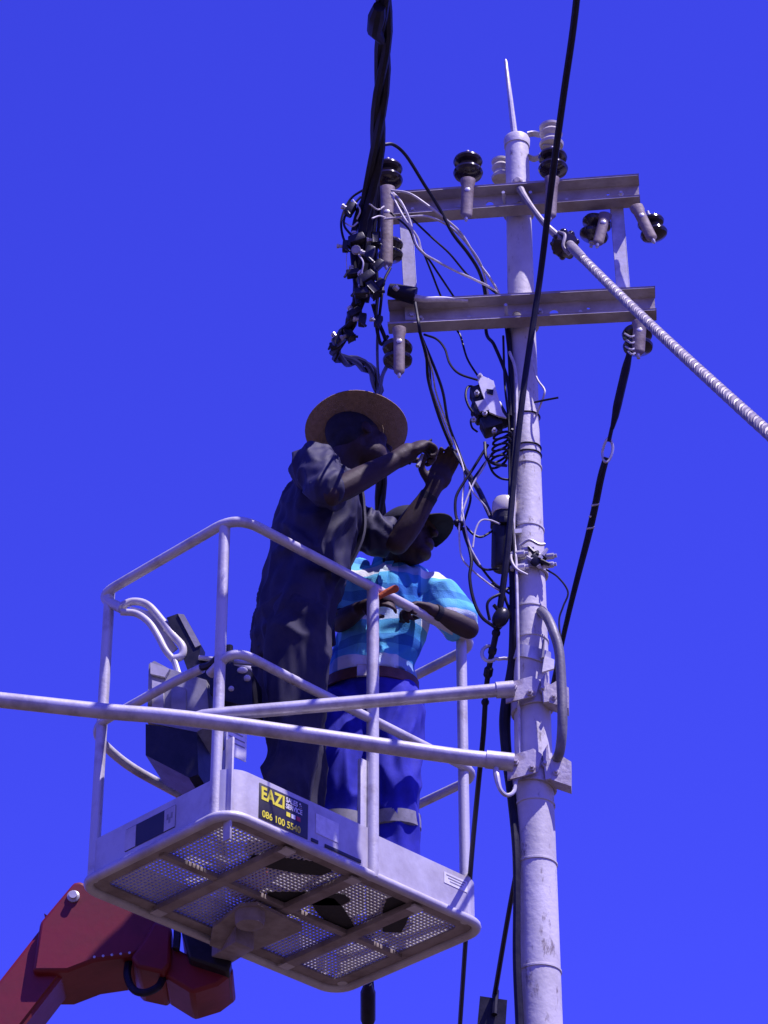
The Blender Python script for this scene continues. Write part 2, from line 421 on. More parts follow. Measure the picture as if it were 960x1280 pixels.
# cream spools on the pole top
SPOOL = [(.020, -.046), (.040, -.044), (.043, -.034), (.036, -.024), (.028, -.016), (.028, -.006), (.036, .0), (.041, .010), (.036, .020), (.030, .026), (.040, .034), (.041, .043), (.020, .047)]
c = P(689, 171, 8.10)
sp = thing('spool_insulator', 'cream porcelain spool held by a forked strap at the pole tip', 'insulator', c)
mb = MB(); mb.lathe(c, (0, 0, 1), SPOOL, 24); mb.build('spool', M['cream'], sp)
for z, yo in ((.050, 1), (-.050, -1)):
    q = V((pole_top.x, pole_top.y, c.z+z)); path = [q+V((.036, -.008, -.004)), q+V((.060, 0, .008*yo)), q+V((.085, -.01, -.004*yo)), c+V((-.03, 0, z)), c+V((.014, 0, z))]
    path = catmull(path, 5); mb = MB(); mb.strip(path, V((0, .014, 0)), V((0, 0, .0025))); mb.build('strap', M['galv'], sp)
mb = MB(); mb.lathe(c+V((0, 0, -.062)), (0, 0, 1), [(.008, 0), (.008, .124)], 8); mb.build('pin', M['galv'], sp)
c = P(626, 213, 8.24)
sp = thing('spool_insulator', 'cream porcelain spool tucked behind the pole top', 'insulator', c)
mb = MB(); mb.lathe(c, (0, 0, 1), [(r*.8, t*.95) for r, t in SPOOL], 24); mb.build('spool', M['cream'], sp)
mb = MB(); q = pole_c(208); mb.strip([q+V((0, .04, 0)), c+V((0.0, 0, .0))], V((0, 0, .012)), V((.003, .003, 0))); mb.build('strap', M['galv'], sp)

# ------------------------------------------------------------ street-lamp outreach arm clamped to the pole
oa = thing('bracket_arm', 'long grey tube bracket reaching from the pole past the lift basket', 'bracket', P(640, 952, 8.07))
mb = MB(); lowpts = [P(642, 953, 8.06), P(560, 944, 8.05), P(400, 921, 8.03), P(232, 898, 8.01), P(130, 889, 8.0), P(0, 875, 7.98), P(-170, 857, 7.96)]
mb.tube(catmull(lowpts, 4), .0245, 16); mb.build('lower_tube', M['galv'], oa)
mb = MB(); a, b = P(642, 861, 8.06), P(238, 896, 8.012)
mb.tube([a, a.lerp(b, .3), a.lerp(b, .9), a.lerp(b, .965), b], [.0215, .0215, .0215, .019, .010], 14); mb.build('upper_tube', M['galv'], oa)
mb = MB(); q = a.lerp(b, .035); mb.tube([a.lerp(b, .0), a.lerp(b, .055)], .026, 14); mb.build('sleeve', M['galv'], oa)
mb = MB(); mb.tube([lowpts[0], lowpts[0].lerp(lowpts[1], .42)], .0285, 14); mb.build('sleeve', M['galv'], oa)
def clamp(py, name, label, h, tilt):
    q = pole_c(py); r = pole_r(q)
    root = thing(name, label, 'clamp', q)
    mb = MB(); n = 26
    q2 = q-V((0, 0, .045)); ring = [q2+V((math.cos(w)*(r+.006), math.sin(w)*(r+.006), tilt*math.cos(w))) for w in [2*math.pi*i/n for i in range(n)]]
    nr = [V((math.cos(w), math.sin(w), 0))*.004 for w in [2*math.pi*i/n for i in range(n)]]
    mb.strip(ring, V((0, 0, h)), nr, closed=True); mb.build('band', M['clamp'], root)
    # cheek plate on the tube side, angled out to the camera
    mb = MB(); a = q+V((-.085, -.085, -.064)); b = q+V((.006, -.088, -.052))
    mb.prism([a+V((0, 0, -h*.9)), b+V((0, 0, -h*.55)), b+V((.015, .0, h*.9)), b+V((-.01, 0, h*1.35)), a+V((0, 0, h*1.0))], V((0, .008, 0))); mb.build('cheek_plate', M['clamp'], root)
    mb = MB(); a = q+V((.052, -.070, -.052)); mb.prism([a+V((-.02, 0, -h*.8)), a+V((.055, 0, -h*1.5)), a+V((.058, 0, h*.5)), a+V((.020, 0, h*1.15)), a+V((-.02, 0, h*.4))], V((.004, .05, 0))); mb.build('ear_plate', M['clamp'], root)
    mb = MB(); mb.prism([a+V((-.022, -.004, -h)), a+V((-.004, -.004, -h*.9)), a+V((-.012, -.004, h*1.9)), a+V((-.028, -.004, h*1.2))], V((0, .012, 0))); mb.build('rib', M['clamp'], root)
    for dx, dz in ((-.060, .012), (-.012, -.008), (.062, -.012), (.030, .016)):
        mb = MB(); mb.lathe(q+V((dx, -.088 if dx < 0 else -.066, dz-.056)), V((0, -1, 0)), [(.011, -.006), (.011, .008), (.006, .009), (.006, .020)], 6); mb.build('bolt', M['clamp'], root)
    return root
clamp(862, 'pole_clamp', 'bolted plate clamp fixing the upper bracket tube to the pole', .036, .010)
clamp(955, 'pole_clamp', 'bolted plate clamp fixing the lower bracket tube to the pole', .042, -.008)
q = pole_c(826); r = pole_r(q)
cl = thing('pole_band', 'torn metal band round the pole above the upper tube clamp', 'clamp', q)
mb = MB(); n = 26
ring = [q+V((math.cos(w)*(r+.005), math.sin(w)*(r+.005), .012*math.sin(w*2+.5))) for w in [2*math.pi*i/n for i in range(n)]]
nr = [V((math.cos(w), math.sin(w), 0))*.003 for w in [2*math.pi*i/n for i in range(n)]]
mb.strip(ring, V((0, 0, .022)), nr, closed=True); mb.build('band', M['galv'], cl)
mb = MB(); a = q+V((.024, -r-.012, -.03)); mb.prism([a, a+V((.014, 0, .004)), a+V((.018, 0, .085)), a+V((.010, 0, .060))], V((0, .006, 0))); mb.build('torn_tab', M['grey_pl'], cl)
mb = MB(); a = q+V((.030, -r-.004, -.045)); mb.prism([a+V((0, 0, -.03)), a+V((.038, .01, -.012)), a+V((.040, .01, .020)), a+V((.006, 0, .03))], V((0, .01, 0))); mb.build('tab', M['galv'], cl)

# ------------------------------------------------------------ the boom lift basket
N0 = V((-.485, 8.350, 6.057)); TH = R(44.76); BL, BW, BH = 1.159, .712, 1.10
BU = V((math.cos(TH), math.sin(TH), 0)); BV = V((-math.sin(TH), math.cos(TH), 0)); BZ = V((0, 0, 1))
def B(u, v, h=0): return N0+BU*u+BV*v+BZ*h
basket = thing('lift_basket', 'grey railed work basket with mesh floor and yellow-lettered sign', 'lift basket', B(BL/2, BW/2, -.03))
def rrect(u0, v0, u1, v1, r, h, n=6, rn=None):
    out = []; 
    for (cu, cv, a0, rr) in ((u1-r, v0+r, -90, r), (u1-r, v1-r, 0, r), (u0+r, v1-r, 90, r), (u0+(rn or r), v0+(rn or r), 180, rn or r)):
        for i in range(n+1):
            w = R(a0+90*i/n); out.append(B(cu+rr*math.cos(w), cv+rr*math.sin(w), h))
    return out
# floor rim tube
mb = MB(); mb.tube(rrect(0, 0, BL, BW, .075, 0), .0165, 12, closed=True); mb.build('floor_rim', M['toe'], basket)
# inner ledge of the rim
mb = MB(); o_ = rrect(.012, .012, BL-.012, BW-.012, .06, .002); i_ = rrect(.062, .062, BL-.062, BW-.062, .03, .002); b0 = len(mb.v); n = len(o_)
mb.v += o_+i_+[p+BZ*.006 for p in o_]+[p+BZ*.006 for p in i_]
for k in range(n):
    k2 = (k+1) % n
    mb.f += [(k, k2, n+k2, n+k), (2*n+k, 3*n+k, 3*n+k2, 2*n+k2), (n+k, n+k2, 3*n+k2, 3*n+k), (k, 2*n+k, 2*n+k2, k2)]
mb.build('floor_ledge', M['under'], basket)
# cross members
for u in (.30, .59, .875):
    mb = MB(); mb.box(B(u, BW/2, -.004), BU*.022, BV*(BW/2-.045), BZ*.011, .002); mb.build('cross_beam', M['under'], basket)
    for v in (.05, BW-.05):
        mb = MB(); mb.box(B(u, v, -.012), BU*.022, BV*.020, BZ*.004, .001); mb.build('beam_foot', M['toe'], basket)
for v in (.36,):
    mb = MB(); mb.box(B(BL/2, v, -.001), BU*(BL/2-.045), BV*.013, BZ*.009, .002); mb.build('long_beam', M['under'], basket)
# expanded mesh floor: real bars
mb = MB()
sp_ = .0165
k = 0
while .05+k*sp_ < BL-.05:
    mb.box(B(.05+k*sp_, BW/2, .0145), BU*.0026, BV*(BW/2-.045), BZ*.002); k += 1
k = 0
while .05+k*sp_ < BW-.05:
    mb.box(B(BL/2, .05+k*sp_, .0155), BU*(BL/2-.045), BV*.0026, BZ*.002); k += 1
tag(mb.build('mesh_floor', M['toe'], basket), kind='stuff')
# toe boards
def wallpath(pts, h0, h1, t=.0025):
    mb = MB(); mid = (h0+h1)/2; nn = []
    for i in range(len(pts)):
        d = pts[min(i+1, len(pts)-1)]-pts[max(i-1, 0)]; nn.append(V((d.y, -d.x, 0)).normalized()*t)
    mb.strip([p+BZ*mid for p in pts], BZ*((h1-h0)/2), nn); return mb
RN = .085
arc = [B(.006+RN+RN*math.cos(R(w)), .006+RN+RN*math.sin(R(w)), 0) for w in range(205, 271, 6)]
wallpath(arc+[B(.56, .006), B(.625, .006)], .012, .170).build('toe_board', M['toe'], basket)
wallpath([B(.650, .006), B(BL-.08, .006)]+[B(BL-.08+.074*math.cos(R(w)), .08+.074*math.sin(R(w))) for w in range(-84, 1, 12)]+[B(BL-.006, .12)], .012, .158).build('toe_board', M['toe'], basket)
wallpath([B(.006, BW-.06), B(.006, .075)], .012, .142).build('toe_board', M['toe'], basket)
wallpath([B(BL-.006, .125), B(BL-.006, BW-.06)], .012, .150).build('toe_board', M['toe'], basket)
wallpath([B(BL-.06, BW-.006), B(.06, BW-.006)], .012, .150).build('toe_board', M['toe'], basket)
for u0, u1 in ((.42, .58), (.36, .39)):             # pressed slots of the front board
    mb = MB(); mb.box(B((u0+u1)/2, .0015, .034), BU*((u1-u0)/2), BV*.0018, BZ*.006, .001); mb.build('slot', M['signb'], basket)
# posts
PR = .0185
def post(u, v, h0, h1, r=PR):
    mb = MB(); mb.tube([B(u, v, h0), B(u, v, h1)], r, 14); return mb.build('post', M['rail'], basket)
post(.012, .072, .0, BH); post(.012, BW-.055, .0, BH); post(.634, .004, -.005, BH, .021); post(BL-.075, .02, .0, BH); post(BL-.03, BW-.06, .0, BH); post(.60, BW-.01, 0, BH)
mb = MB(); mb.box(B(.030, .030, .10), BU*.004, BV*.016, BZ*.18, .001); mb.build('post_plate', M['toe'], basket)
mb = MB(); mb.box(B(.598, .016, .22), BU*.014, BV*.008, BZ*.20, .002); mb.build('post_channel', M['rail'], basket)
# top rail, open toward the control console
tr = [P(153, 761, 8.78), B(.004, BW-.004, BH), B(.004, .004, BH), B(BL-.004, .004, BH), B(BL-.004, BW-.004, BH), B(.62, BW-.004, BH)]
def densify(pts, rad=.10):
    pts = [V(p) for p in pts]; out = [pts[0]]
    for i in range(1, len(pts)-1):
        p = pts[i]; a = pts[i-1]-p; b = pts[i+1]-p; ra = min(rad, a.length*.48); rb = min(rad, b.length*.48)
        A = p+a.normalized()*ra; C = p+b.normalized()*rb
        for k in range(9):
            t = k/8; out.append(A*(1-t)**2+p*2*t*(1-t)+C*t*t)
    out.append(pts[-1]); return out
mb = MB(); mb.tube(densify(tr), .0178, 14); mb.build('top_rail', M['rail'], basket)
MH = .585
mr1 = [B(.022, .13, MH-.03), B(.010, .004, MH+.008), B(.25, .004, MH), B(BL-.004, .004, MH-.01), B(BL-.004, BW-.004, MH-.01), B(BL-.06, BW-.004, MH-.01)]
mb = MB(); mb.tube(densify(mr1), .0162, 12); mb.build('mid_rail', M['rail'], basket)
mr2 = [B(.012, .16, MH), B(.004, .30, MH), B(.004, BW+.004, MH-.005), B(.16, BW+.004, MH-.075), B(.60, BW-.01, MH-.12)]
mb = MB(); mb.tube(densify(mr2), .0162, 12); mb.build('mid_rail', M['rail'], basket)
mb = MB(); mb.tube(catmull([B(.012, .075, MH+.01), B(.012, .12, MH-.004), B(.012, .165, MH+.006), B(.02, .20, MH+.02)], 4), .013, 8); mb.build('rail_clip', M['black'], basket)
# mounting plate and bracket under the floor
zb = N0.z-.035
pl = [PZ(300, 1133, zb), PZ(322, 1131, zb), PZ(377, 1158, zb), PZ(378, 1163, zb), PZ(300, 1196, zb), PZ(262, 1182, zb), PZ(266, 1160, zb)]
mb = MB(); mb.prism(pl, V((0, 0, .012))); mb.build('mount_plate', M['under'], basket)
mb = MB(); mb.lathe(PZ(312, 1166, zb-.07), (0, 0, 1), [(.02, .02), (.045, .026), (.05, .045), (.05, .072)], 18); mb.build('swivel', M['under'], basket)
# sign: black panel, letters, squares
def on_front(u, h, off=.0045): return B(u, .006-off, h)
sg = MB(); sg.box(on_front(.239, .090, .0035), BU*.1055, BV*.001, BZ*.062, .0004); sign = sg.build('sign', M['signb'], basket, label='black sign with yellow and white lettering')
def text(s, u, h, size, m_, name, sx=1.0, bold=.0):
    cu = bpy.data.curves.new('txt', 'FONT'); cu.body = s; cu.size = size; cu.extrude = .0006; cu.offset = bold
    ob = bpy.data.objects.new('txt', cu); COL.objects.link(ob)
    dg = bpy.context.evaluated_depsgraph_get(); me = bpy.data.meshes.new_from_object(ob.evaluated_get(dg))
    bpy.data.objects.remove(ob); bpy.data.curves.remove(cu)
    org = ORG[basket.name]
    for v in me.vertices:
        v.co = on_front(u, h, .0052)+BU*v.co.x*sx+BZ*v.co.y-BV*v.co.z-org
    return link(me, name, m_, sign, org)
text('EAZI', .140, .098, .062, M['yellow'], 'lettering', .80, .0022)
text('SALES &', .247, .126, .0245, M['white'], 'lettering', .80, .0006)
text('SERVICE', .247, .104, .0245, M['white'], 'lettering', .80, .0006)
text('086 100 5540', .146, .036, .034, M['yellow'], 'lettering', .88, .0004)
for i, mm in enumerate((M['yellow'], M['white'], M['redp'])):
    s_ = MB(); s_.box(on_front(.258+i*.022, .084, .0052), BU*.0085, BV*.0006, BZ*.0075); s_.build('square', mm, sign)
# stickers
s_ = MB(); s_.box(on_front(1.02, .118, .0035), BU*.055, BV*.0008, BZ*.020); lab = s_.build('sticker', M['white'], basket)
for i in range(3):
    s_ = MB(); s_.box(on_front(1.02, .130-i*.010, .0047), BU*(.045-.008*i), BV*.0004, BZ*.0018); s_.build('print_line', M['grey_pl'], lab)
s_ = MB(); s_.box(on_front(.43, .10, .0035), BU*.05, BV*.0008, BZ*.035); s_.build('sticker', M['white'], basket)
def on_left(v, h, off=.0035): return B(.006-off, v, h)
s_ = MB(); s_.box(on_left(.37, .078), BV*.12, BU*.0008, BZ*.040); lab = s_.build('sticker', M['signb'], basket)
for vv in (.275, .465):
    s_ = MB(); s_.box(on_left(vv, .078, .0048), BV*.026, BU*.0006, BZ*.038); q = s_.build('square', M['pale_pl'], lab)
for (vv, hh) in ((.285, .086), (.265, .086), (.275, .072)):
    s_ = MB(); s_.box(on_left(vv, hh, .0058), BV*.004, BU*.0004, BZ*.010); s_.build('print_line', M['grey_pl'], lab)
# placard on the near corner post
a = B(.075, .052, .32)
s_ = MB(); s_.box(a, BU*.043-BV*.0, BV*.0015, BZ*.082, .0008); pc = s_.build('placard', M['white'], basket)
for i in range(6):
    s_ = MB(); s_.box(a+BZ*(.060-i*.019)-BV*.0022, BU*(.034 if i % 3 else .026), BV*.0004, BZ*.0022); s_.build('print_line', M['grey_pl'], pc)

# control console inside the basket
con = thing('control_console', 'grey and black control console with joysticks inside the basket', 'console', B(.22, .50, .12))
Yc = 8.78
def slab(poly, Y, t, name, m_, par, bev=0):
    mb = MB(); mb.prism([P(x, y, Y) for x, y in poly], V((0, t, 0)) + V((t*.25, 0, 0))); return mb.build(name, m_, par)
slab([(182, 905), (246, 915), (248, 968), (236, 972), (182, 944)], 8.66, .20, 'lower_box', M['black'], con)
slab([(186, 830), (193, 826), (212, 836), (258, 850), (262, 905), (246, 915), (184, 903)], 8.68, .17, 'upper_box', M['grey_pl'], con)
slab([(188, 828), (212, 836), (206, 846), (188, 842)], 8.665, .012, 'panel_face', M['pale_pl'], con)
slab([(190, 850), (204, 854), (204, 892), (190, 888)], 8.665, .012, 'panel_face', M['pale_pl'], con)
slab([(214, 856), (232, 860), (232, 896), (214, 892)], 8.665, .012, 'panel_face', M['grey_pl'], con)
slab([(208, 772), (222, 767), (230, 768), (251, 806), (249, 822), (268, 828), (262, 850), (236, 842), (226, 815)], 8.74, .05, 'lever_guard', M['black'], con)
slab([(222, 767), (230, 768), (251, 806), (244, 809)], 8.735, .006, 'guard_edge', M['grey_pl'], con)
slab([(262, 838), (282, 828), (314, 838), (316, 884), (282, 876), (262, 866)], 8.64, .12, 'joystick_box', M['black'], con)
mb = MB(); mb.tube([P(288, 838, 8.66), P(287, 822, 8.66)], .013, 10); mb.tube([P(287, 824, 8.66), P(286, 808, 8.66)], [.011, .014], 10); mb.build('joystick', M['black'], con)
mb = MB(); mb.ball(P(289, 861, 8.64), .010); mb.build('button', M['pale_pl'], con)
mb = MB(); mb.ball(P(303, 838, 8.64), .018, .012, .012); mb.ball(P(309, 848, 8.64), .012); mb.build('switch_guard', M['pale_pl'], con)
# cover wall behind the console
mb = MB(); mb.tube([P(249, 822, 8.73), P(300, 828, 8.70), P(322, 830, 8.7)], .009, 8); mb.build('support_tube', M['galv'], con)
hd = thing('hand_guard', 'pale curved double-tube hand guard above the control console', 'guard', P(233, 868, 8.72))
mb = MB(); mb.tube(catmull([P(151, 758, 8.78), P(166, 752, 8.78), P(184, 756, 8.77), P(201, 774, 8.76), P(216, 794, 8.75), P(228, 808, 8.74), P(227, 820, 8.74), P(216, 824, 8.74)], 5), .0135, 12); mb.build('outer_tube', M['pale_pl'], hd)
mb = MB(); mb.tube(catmull([P(151, 765, 8.77), P(170, 767, 8.77), P(186, 778, 8.76), P(198, 796, 8.75), P(207, 813, 8.74), P(217, 825, 8.74)], 5), .012, 12); mb.build('inner_tube', M['pale_pl'], hd)
mb = MB(); mb.tube([P(217, 823, 8.74), P(224, 846, 8.73), P(234, 869, 8.72)], .011, 10); mb.build('stem', M['galv'], hd)
slab([(160, 757), (186, 764), (206, 788), (222, 810), (212, 818), (203, 800), (186, 774)], 8.775, .006, 'web_plate', M['pale_pl'], hd)

# ------------------------------------------------------------ boom of the lift
boom = thing('boom_arm', 'red articulated boom arm holding the lift basket', 'boom', (P(40, 1240, 9.55).x-3.1, 9.55, 0))
def bslab(poly, Y0, Y1, name, m_, bev=.012):
    mb = MB(); mb.prism([P(x, y, Y0) for x, y in poly], V((0, Y1-Y0, 0)))
    me_o = mb.build(name, m_, boom)
    bv = me_o.modifiers.new('bev', 'BEVEL'); bv.width = bev; bv.segments = 2; bv.limit_method = 'ANGLE'
    return me_o
tA, tB = P(85, 1163, 9.46), P(24, 1241, 9.46)
dn = (tB-tA).normalized(); L_ = (tA.z-.9)/-dn.z; side = V((dn.z, 0, -dn.x)).normalized()*.085
mb = MB(); Y0 = V((0, .01, 0)); e = tA+dn*L_
mb.box((tA+e)/2+V((0, .09, 0)), (e-tA)/2, side, V((0, .095, 0)), .015); mb.build('lower_arm', M['red'], boom)
bslab([(50, 1152), (92, 1102), (101, 1101), (113, 1107), (150, 1126), (200, 1152), (194, 1181), (166, 1194), (118, 1201), (84, 1214), (40, 1214)], 9.42, 9.70, 'knuckle', M['red'])
bslab([(193, 1150), (215, 1158), (213, 1205), (204, 1216), (172, 1209), (163, 1196), (178, 1176)], 9.40, 9.68, 'jib_head', M['red'])
bslab([(205, 1176), (250, 1200), (290, 1206), (292, 1216), (272, 1231), (240, 1241), (206, 1220)], 9.43, 9.66, 'jib_arm', M['red'])
bslab([(226, 1160), (262, 1176), (290, 1200), (286, 1214), (236, 1198)], 9.38, 9.62, 'actuator_cover', M['black'], .01)
bslab([(217, 1160), (226, 1164), (224, 1186), (216, 1184)], 9.39, 9.42, 'hinge_pin_plate', M['black'], .003)
mb = MB(); mb.lathe(P(92, 1122, 9.425), V((0, -1, 0)), [(.022, 0), (.022, .012), (.014, .016), (.014, .026)], 14); mb.build('pivot_pin', M['galv'], boom)
mb = MB(); mb.tube(catmull([P(162, 1196, 9.48), P(159, 1218, 9.45), P(166, 1236, 9.43), P(180, 1241, 9.42), P(197, 1234, 9.43), P(204, 1222, 9.46)], 5), .0135, 10); mb.build('hose', M['pvc'], boom)
mb = MB(); a = P(268, 1196, 9.50); b_ = PZ(306, 1172, zb-.03); mb.box((a+b_)/2, (b_-a)/2, V((.03, .03, 0)), V((0, 0, .03)), .004); mb.build('mount_beam', M['under'], boom)
for k in range(7):
    q = P(118+k*11, 1197-k*1.3, 9.425); mb = MB(); mb.lathe(q, V((0, -1, 0)), [(.005, 0), (.005, .006)], 6); mb.build('bolt', M['galv'], boom)
ch = e
mb = MB(); mb.box(V((ch.x, 9.55, .95)), V((.55, 0, 0)), V((0, .5, 0)), V((0, 0, .45)), .06); mb.build('turret', M['red'], boom)
mb = MB(); mb.box(V((ch.x, 9.55, .42)), V((1.1, 0, 0)), V((0, .55, 0)), V((0, 0, .15)), .04); mb.build('chassis', M['grey_pl'], boom)
for sx in (-.8, .8):
    for sy in (-.7, .7):
        mb = MB(); mb.lathe(V((ch.x+sx, 9.55+sy-.12, .36)), V((0, 1, 0)), [(.2, 0), (.34, .02), (.36, .06), (.36, .18), (.34, .22), (.2, .24)], 24); mb.build('wheel', M['rub'], boom)

# ------------------------------------------------------------ cables and wires
def wire(name, pts, r, m_, label, cat='wire', group=None, k=7, n=7, jit=0):
    q = [P(*p) for p in pts]
    mb = MB(); path = catmull(q, k)
    if jit: path = [p+V((rnd.gauss(0, jit), rnd.gauss(0, jit), rnd.gauss(0, jit))) for p in path]
    mb.tube(path, r, n); return tag(mb.build(name, M[m_], org=q[0]), label, cat, group)
def twisted(pts, r_str, r_off, strands, pitch, m_, root, k=14, n=7, name='strand', taper=None):
    q = catmull([P(*p) for p in pts], k)
    # arc length and frame
    s = [0.0]
    for i in range(1, len(q)): s.append(s[-1]+(q[i]-q[i-1]).length)
    step = pitch/10; res = []; i = 0; d = 0.0
    while d < s[-1]:
        while i < len(s)-2 and s[i+1] < d: i += 1
        f = (d-s[i])/max(s[i+1]-s[i], 1e-9); res.append((q[i].lerp(q[i+1], min(f, 1)), d)); d += step
    for j in range(strands):
        mb = MB(); path = []
        for a in range(len(res)):
            p, d = res[a]; t = (res[min(a+1, len(res)-1)][0]-res[max(a-1, 0)][0]).normalized()
            x = t.cross(V((0, 1, .2))).normalized(); y = t.cross(x)
            w = 2*math.pi*(d/pitch+j/strands); ro = r_off*(1+.12*math.sin(d*9+j))
            path.append(p+(x*math.cos(w)+y*math.sin(w))*ro)
        mb.tube(path, r_str, n); mb.build(name, M[m_], root)
bun = thing('cable_bundle', 'thick black twisted cable bundle running past the crossarm ends', 'cable', P(455, 290, 8.02))
twisted([(484, -150, 6.5), (480, -40, 6.85), (479, 60, 7.25), (474, 130, 7.5), (470, 190, 7.75), (464, 235, 7.9), (455, 285, 7.98), (452, 340, 8.03), (450, 378, 8.06)], .0155, .0135, 3, .95, 'pvc', bun)
twisted([(450, 372, 8.06), (442, 396, 8.12), (430, 418, 8.22), (418, 438, 8.36), (426, 449, 8.48), (448, 453, 8.66), (464, 464, 8.82), (472, 480, 8.96), (474, 510, 9.14), (476, 600, 9.32), (473, 760, 9.72), (467, 1000, 10.4), (460, 1280, 11.2), (456, 1420, 11.8)], .0105, .0125, 3, .55, 'pvc', bun)
mb = MB(); a = P(460, 1240, 11.05); b = P(460, 1275, 11.18); mb.tube([a+(a-b)*.3, a, b, b+(b-a)*.3], [.016, .030, .030, .016], 10); mb.build('joint_sleeve', M['pvc'], bun)
mb = MB(); a, b = P(471, 20, 7.05), P(468, 38, 7.12); mb.tube([P(474, 8, 7.0), a, b, P(478, 52, 7.2)], [.02, .028, .024, .012], 10); mb.build('tape_flap', M['pvc'], bun)
# tails that run down the bundle with connectors
for i, (pts, r) in enumerate((([(462, 236, 7.92), (447, 268, 7.95), (441, 305, 7.99), (444, 345, 8.02), (448, 380, 8.05)], .010),
                              ([(468, 205, 7.85), (470, 250, 7.95), (466, 300, 8.0), (463, 350, 8.03), (458, 378, 8.06)], .009),
                              ([(472, 215, 7.9), (474, 270, 7.98), (470, 320, 8.02), (472, 365, 8.05), (470, 400, 8.08), (476, 430, 8.12), (485, 420, 8.12)], .006),
                              ([(466, 380, 8.06), (472, 400, 8.1), (482, 425, 8.12), (486, 450, 8.3), (478, 470, 8.7), (474, 495, 9.05)], .007),
                              ([(488, 335, 8.08), (480, 352, 8.07), (476, 380, 8.07), (472, 420, 8.2), (472, 455, 8.6), (474, 480, 8.95)], .005))):
    mb = MB(); mb.tube(catmull([P(*p) for p in pts], 7), r, 8); mb.build('tail', M['pvc'], bun)
def connector(a, b, Y, sc=1.0, ang=0.0):
    root = thing('wire_connector', ('small black bolted connector on the bundle beside the upper crossarm end' if b < 325 else 'small black bolted connector on the bundle between both crossarms' if b < 380 else 'small black bolted connector on the kinked loop of the bundle'), 'connector', P(a, b, Y), 'connectors on the bundle beside the upper crossarm' if b < 325 else 'connectors on the bundle between the crossarms' if b < 380 else 'connectors on the kinked loop')
    c = P(a, b, Y); u = V((math.cos(ang), 0, math.sin(ang))); w = V((-math.sin(ang), 0, math.cos(ang)))
    mb = MB(); mb.box(c, u*.024*sc, V((0, .016*sc, 0)), w*.013*sc, .004*sc); mb.build('body', M['black'], root)
    mb = MB(); mb.lathe(c+w*.012*sc, w, [(.007*sc, 0), (.007*sc, .012), (.010*sc, .013), (.010*sc, .020)], 6); mb.build('bolt', M['galv'], root)
    mb = MB(); mb.tube([c-u*.02*sc-V((0, .012*sc, 0)), c-u*.035*sc-w*.02*sc-V((0, .012*sc, 0))], .005*sc, 6); mb.build('end_cap', M['black'], root)
for a, b, Y, sc, an in ((438, 262, 7.93, 1.0, 1.1), (446, 300, 7.95, 1.15, .4), (432, 308, 7.95, .8, 1.5), (462, 318, 7.95, 1.1, 1.3), (470, 300, 7.95, .9, 1.6), (441, 342, 7.98, .9, .2), (458, 348, 7.96, 1.2, .7),
                        (466, 362, 7.97, 1.1, 2.2), (452, 366, 7.97, 1.0, .1), (443, 392, 8.05, 1.0, .6), (453, 400, 8.05, .9, 1.4), (424, 424, 8.20, 1.0, .8), (436, 418, 8.17, .9, 2.1), (474, 356, 8.0, .9, 1.0), (419, 432, 8.29, .8, .3), (473, 402, 8.05, .8, 1.2), (472, 332, 7.98, .9, .9)):
    connector(a, b, Y, sc, an)
mb = MB(); mb.lathe(P(445, 312, 7.90), V((0, -1, -.3)), [(.015, -.01), (.016, .0), (.014, .004)], 16)
tag(mb.build('tag_disc', M['grey_pl']), 'round grey tag disc on the black cable bundle', 'tag')
GL = 'wires looping out of the cable bundle'
for pts in ([(456, 236, 7.95), (438, 249, 7.96), (427, 274, 7.96), (429, 297, 7.96), (438, 311, 7.96)], [(451, 246, 7.95), (434, 265, 7.95), (430, 281, 7.94), (440, 295, 7.94)]):
    wire('wire', pts, .0042, 'pvc', 'thin black wire loop beside the cable bundle above the connectors', group=GL)
for pts in ([(432, 279, 7.95), (440, 283, 7.93), (447, 278, 7.94)], [(462, 255, 7.9), (472, 262, 7.95), (480, 258, 8.0)], [(441, 250, 7.95), (450, 262, 7.92), (446, 274, 7.93)], [(448, 318, 7.93), (454, 328, 7.92), (452, 342, 7.93)], [(465, 273, 7.9), (474, 270, 7.93), (482, 272, 7.97)]):
    wire('wire', pts, .0028, 'white_wire', 'short pale wire end among the bundle connectors', group=GL)
wire('wire', [(434, 310, 7.96), (433, 325, 7.96), (434, 340, 7.97)], .0014, 'white_wire', 'hair-thin wire end dangling below the loop beside the bundle')
GS = 'service wires between the crossarms'
for pts in ([(489, 238, 7.95), (512, 242, 7.93), (535, 257, 7.93), (552, 270, 7.95), (575, 290, 8.0), (592, 317, 8.05), (601, 332, 8.08), (614, 350, 8.10), (626, 374, 8.13), (634, 420, 8.12)],
            [(480, 274, 7.95), (512, 271, 7.94), (535, 271, 7.94), (560, 282, 7.97), (580, 300, 8.02), (598, 325, 8.06), (606, 346, 8.12), (612, 380, 8.15)],
            [(489, 242, 7.96), (505, 272, 7.93), (522, 297, 7.95), (528, 315, 7.97), (547, 327, 8.0), (572, 340, 8.04), (592, 349, 8.06), (617, 362, 8.10), (631, 376, 8.13)],
            [(490, 240, 7.97), (501, 252, 7.94), (512, 275, 7.94), (520, 305, 7.95), (531, 318, 7.97)]):
    wire('wire', pts, .0042, 'white_wire', 'pale insulated wire sweeping from the bundle down toward the pole', group=GS)
